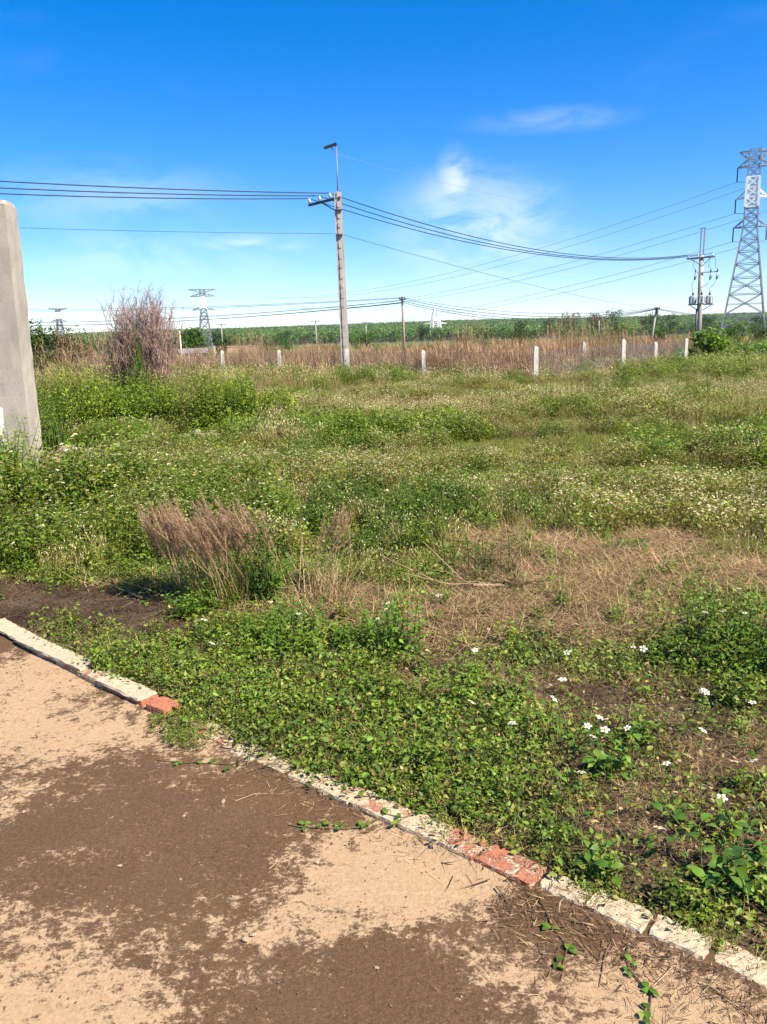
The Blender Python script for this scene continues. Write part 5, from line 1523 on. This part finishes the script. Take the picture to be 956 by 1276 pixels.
vine('short leafy runner on the road below the gap in the kerb', [(-.92, 2.83), (-.83, 2.80), (-.76, 2.80), (-.70, 2.79), (-.61, 2.77), (-.55, 2.79), (-.48, 2.80)], 2)
vine('leafy runner crawling across the chipped white bricks', [(-.52, 2.92), (-.44, 2.80), (-.36, 2.72), (-.28, 2.67), (-.20, 2.64)], 3, .018)
vine('runner with small leaves along the foot of the pale bricks', [(-.12, 2.50), (-.02, 2.48), (.06, 2.44), (.13, 2.40)], 4, .018)
vine('dry runner with a few green leaves on the road beside the kerb rubble', [(.42, 1.98), (.44, 1.88), (.46, 1.80), (.43, 1.73)], 5, .024)
vine('thin runner with green leaves crossing the litter on the road', [(.62, 1.80), (.60, 1.72), (.63, 1.64), (.60, 1.57)], 6, .022)

# stones, twigs and litter on the road
r = np.random.default_rng(31)
for x, y, s in ((.18, 2.19, .019), (-.39, 1.88, .012), (-.41, 1.86, .014), (-.60, 2.53, .013), (-.15, 2.68, .016), (-.24, 2.18, .011), (-.86, 2.19, .009), (.30, 2.06, .010), (-.05, 1.75, .008), (.05, 2.28, .009), (-.72, 2.45, .008), (-1.3, 2.5, .01), (-1.6, 3.6, .012)):
    s *= .85; mb = MB(); blob(mb, (0, 0, s * .22), (s, s * .72, s * .36), r, (7, 4), .42); o = mb.build('pebble', M_PEBBLE, None, False); o.location = (x, y, .003); o.rotation_euler = (0, 0, r.uniform(0, 6))
    tag(o, 'small pale pebble lying on the muddy road surface', 'pebble', 'pebbles on the road')
for x, y, a, L, c in ((.31, 2.20, .9, .22, (.17, .11, .07)), (-.05, 2.47, .5, .16, (.30, .2, .12)), (.36, 2.03, .3, .12, (.38, .27, .17)), (-.35, 2.19, .8, .10, (.42, .32, .2)), (.50, 1.88, -.5, .26, (.2, .13, .08)), (.70, 1.70, .6, .22, (.40, .29, .18)),
                      (.80, 1.62, -1.0, .2, (.16, .1, .06)), (.55, 1.75, 1.1, .18, (.2, .13, .08)), (.66, 1.84, .1, .26, (.22, .14, .09)), (-.5, 2.55, .3, .12, (.42, .3, .2)), (.88, 1.55, .9, .2, (.2, .13, .08)), (-.2, 2.45, -.2, .14, (.2, .13, .08))):
    mb = MB(); e = np.array([math.cos(a) * L, math.sin(a) * L, .004]); tube(mb, [-e / 2, e * .05 + (0, .012, .004), e / 2], [.0017, .0015, .0008], 5, c, False)
    q = e * .1; tube(mb, [q, q + (L * .12, L * .14, .008)], [.0011, .0007], 4, c, False)
    o = mb.build('twig', M_DRY, None); o.location = (x, y, .006); tag(o, 'thin dry twig lying on the road beside the kerb', 'twig', 'twigs on the road')
mb = MB(); n = 2400
s = r.uniform(3.5, 4.9, n); q = -np.abs(r.normal(0, .12, n)) - np.where(r.uniform(0, 1, n) < .8, .06, -.05)
P = K0 + s[:, None] * KT + (q + kerb_bow(s))[:, None] * KN
zz = np.where(q > -.06, .030, .006 + .021 * np.exp(-(np.clip(-q - .045, 0, None) / .05) ** 2)) + r.uniform(0, .004, n)
blades(mb, np.column_stack([P, zz]), r.uniform(0, 6.28, n), r.uniform(1.42, 1.62, n), r.normal(0, .2, n), r.uniform(.012, .06, n), r.uniform(.0012, .0028, n), mixcol(r, n, [STRAW_DK, (.11, .068, .04), STRAW, (.05, .032, .02)], [3, 4, 1, 3]), 3)
n = 500; s = r.uniform(1.7, 3.3, n); q = -np.abs(r.normal(0, .09, n)) + .0
P = K0 + s[:, None] * KT + (q + kerb_bow(s))[:, None] * KN
blades(mb, np.column_stack([P, np.where(q > -.06, .032, .006 + .021 * np.exp(-(np.clip(-q - .045, 0, None) / .05) ** 2))]), r.uniform(0, 6.28, n), r.uniform(1.35, 1.65, n), 0, r.uniform(.012, .06, n), .002, mixcol(r, n, [STRAW_DK, STRAW, G_OLIVE], [3, 3, 2]), 3)
tag(mb.build('plant_litter', M_DRY), 'dry brown stalks and litter strewn over the kerb rubble and road edge', 'litter', kind='stuff')
for gname, gmat, gn, glab in (('grit', M_CLOD, 2600, 'fine dark soil crumbs scattered on the road'), ('chip', M_PEBBLE, 420, 'tiny pale plaster chips scattered on the road')):
    mb = MB()
    for k in range(gn):
        x, y = r.uniform(-2.3, 1.2), r.uniform(1.25, 4.3)
        if kerb_dist(x, y) > -.06: continue
        sz = r.uniform(.001, .0032) * (1.6 if r.uniform() < .08 else 1); blob(mb, (x, y, .003 + sz * .3), (sz, sz * r.uniform(.6, 1), sz * .7), r, (5, 3), .25)
    tag(mb.build(gname, gmat, None, False), glab, 'grit', kind='stuff')

def rubble(x, y, n, rad, label, seed):
    r = np.random.default_rng(seed); o = empty('rubble_pile', (x, y, float(gz(x, y)))); tag(o, label, 'rubble')
    for k in range(n):
        p = disc(r, 1, 1)[0] * rad; s = r.uniform(.05, .13)
        mb = MB(); blob(mb, (0, 0, 0), (s, s * .75, s * .45), r, (7, 4), .45); q = mb.build('stone', M_RUBBLE, o, False)
        q.location = (p[0], p[1], .02 + .12 * max(0, 1 - (p[0] / rad[0]) ** 2 - (p[1] / rad[1]) ** 2))
        q.rotation_euler = (r.normal(0, .4), r.normal(0, .4), r.uniform(0, 3))
rubble(-4.55, 11.2, 42, np.array((.62, .30)), 'pale rubble heap among the flowering weeds near the grey pillar', 1)
rubble(-3.05, 13.0, 26, np.array((.45, .25)), 'grey brown rubble heap at the foot of the light green bushes', 2)
grass_tuft('dry_weed', 'withered brown weed standing over the pale rubble heap', -4.95, 11.9, .62, 120, .14, [(.40, .26, .17), STRAW_DK, RED_DRY], [3, 2, 2], 480, None, .012, .35, 0, 'dry plant')

for i, (x, y, h) in enumerate(((-4.6, 22.5, .65), (-3.7, 23.6, .75), (-2.9, 24.8, .7), (-4.2, 25.2, .85), (-3.2, 26.4, .8), (-5.2, 24.0, .7))):
    grass_tuft('dry_weed', 'brown withered brush in the field before the tall concrete pole', x, y, h, 150, .35, [(.26, .16, .09), STRAW_DK, RED_DRY, G_OLIVE], [3, 3, 1.5, 1], 490 + i, 'brown brush before the tall pole', .011, .35, 6, 'dry plant')

# ------------------------------------------------------------------ air
def build_haze():
    m, n, l = new_mat('haze_air')
    out = n.new('ShaderNodeOutputMaterial'); v = n.new('ShaderNodeVolumePrincipled')
    v.inputs['Color'].default_value = (.80, .90, 1.0, 1); v.inputs['Density'].default_value = HAZE; v.inputs['Anisotropy'].default_value = 0.2
    l.new(v.outputs[0], out.inputs['Volume'])
    mb = MB(); box(mb, (0, 1500, 28.5), (5600, 3700, 61))
    o = mb.build('haze', m, None, False); o['kind'] = 'stuff'; o['label'] = 'thin pale blue haze over the distant hill'; o['category'] = 'haze'
HAZE = 0.00009
build_haze()
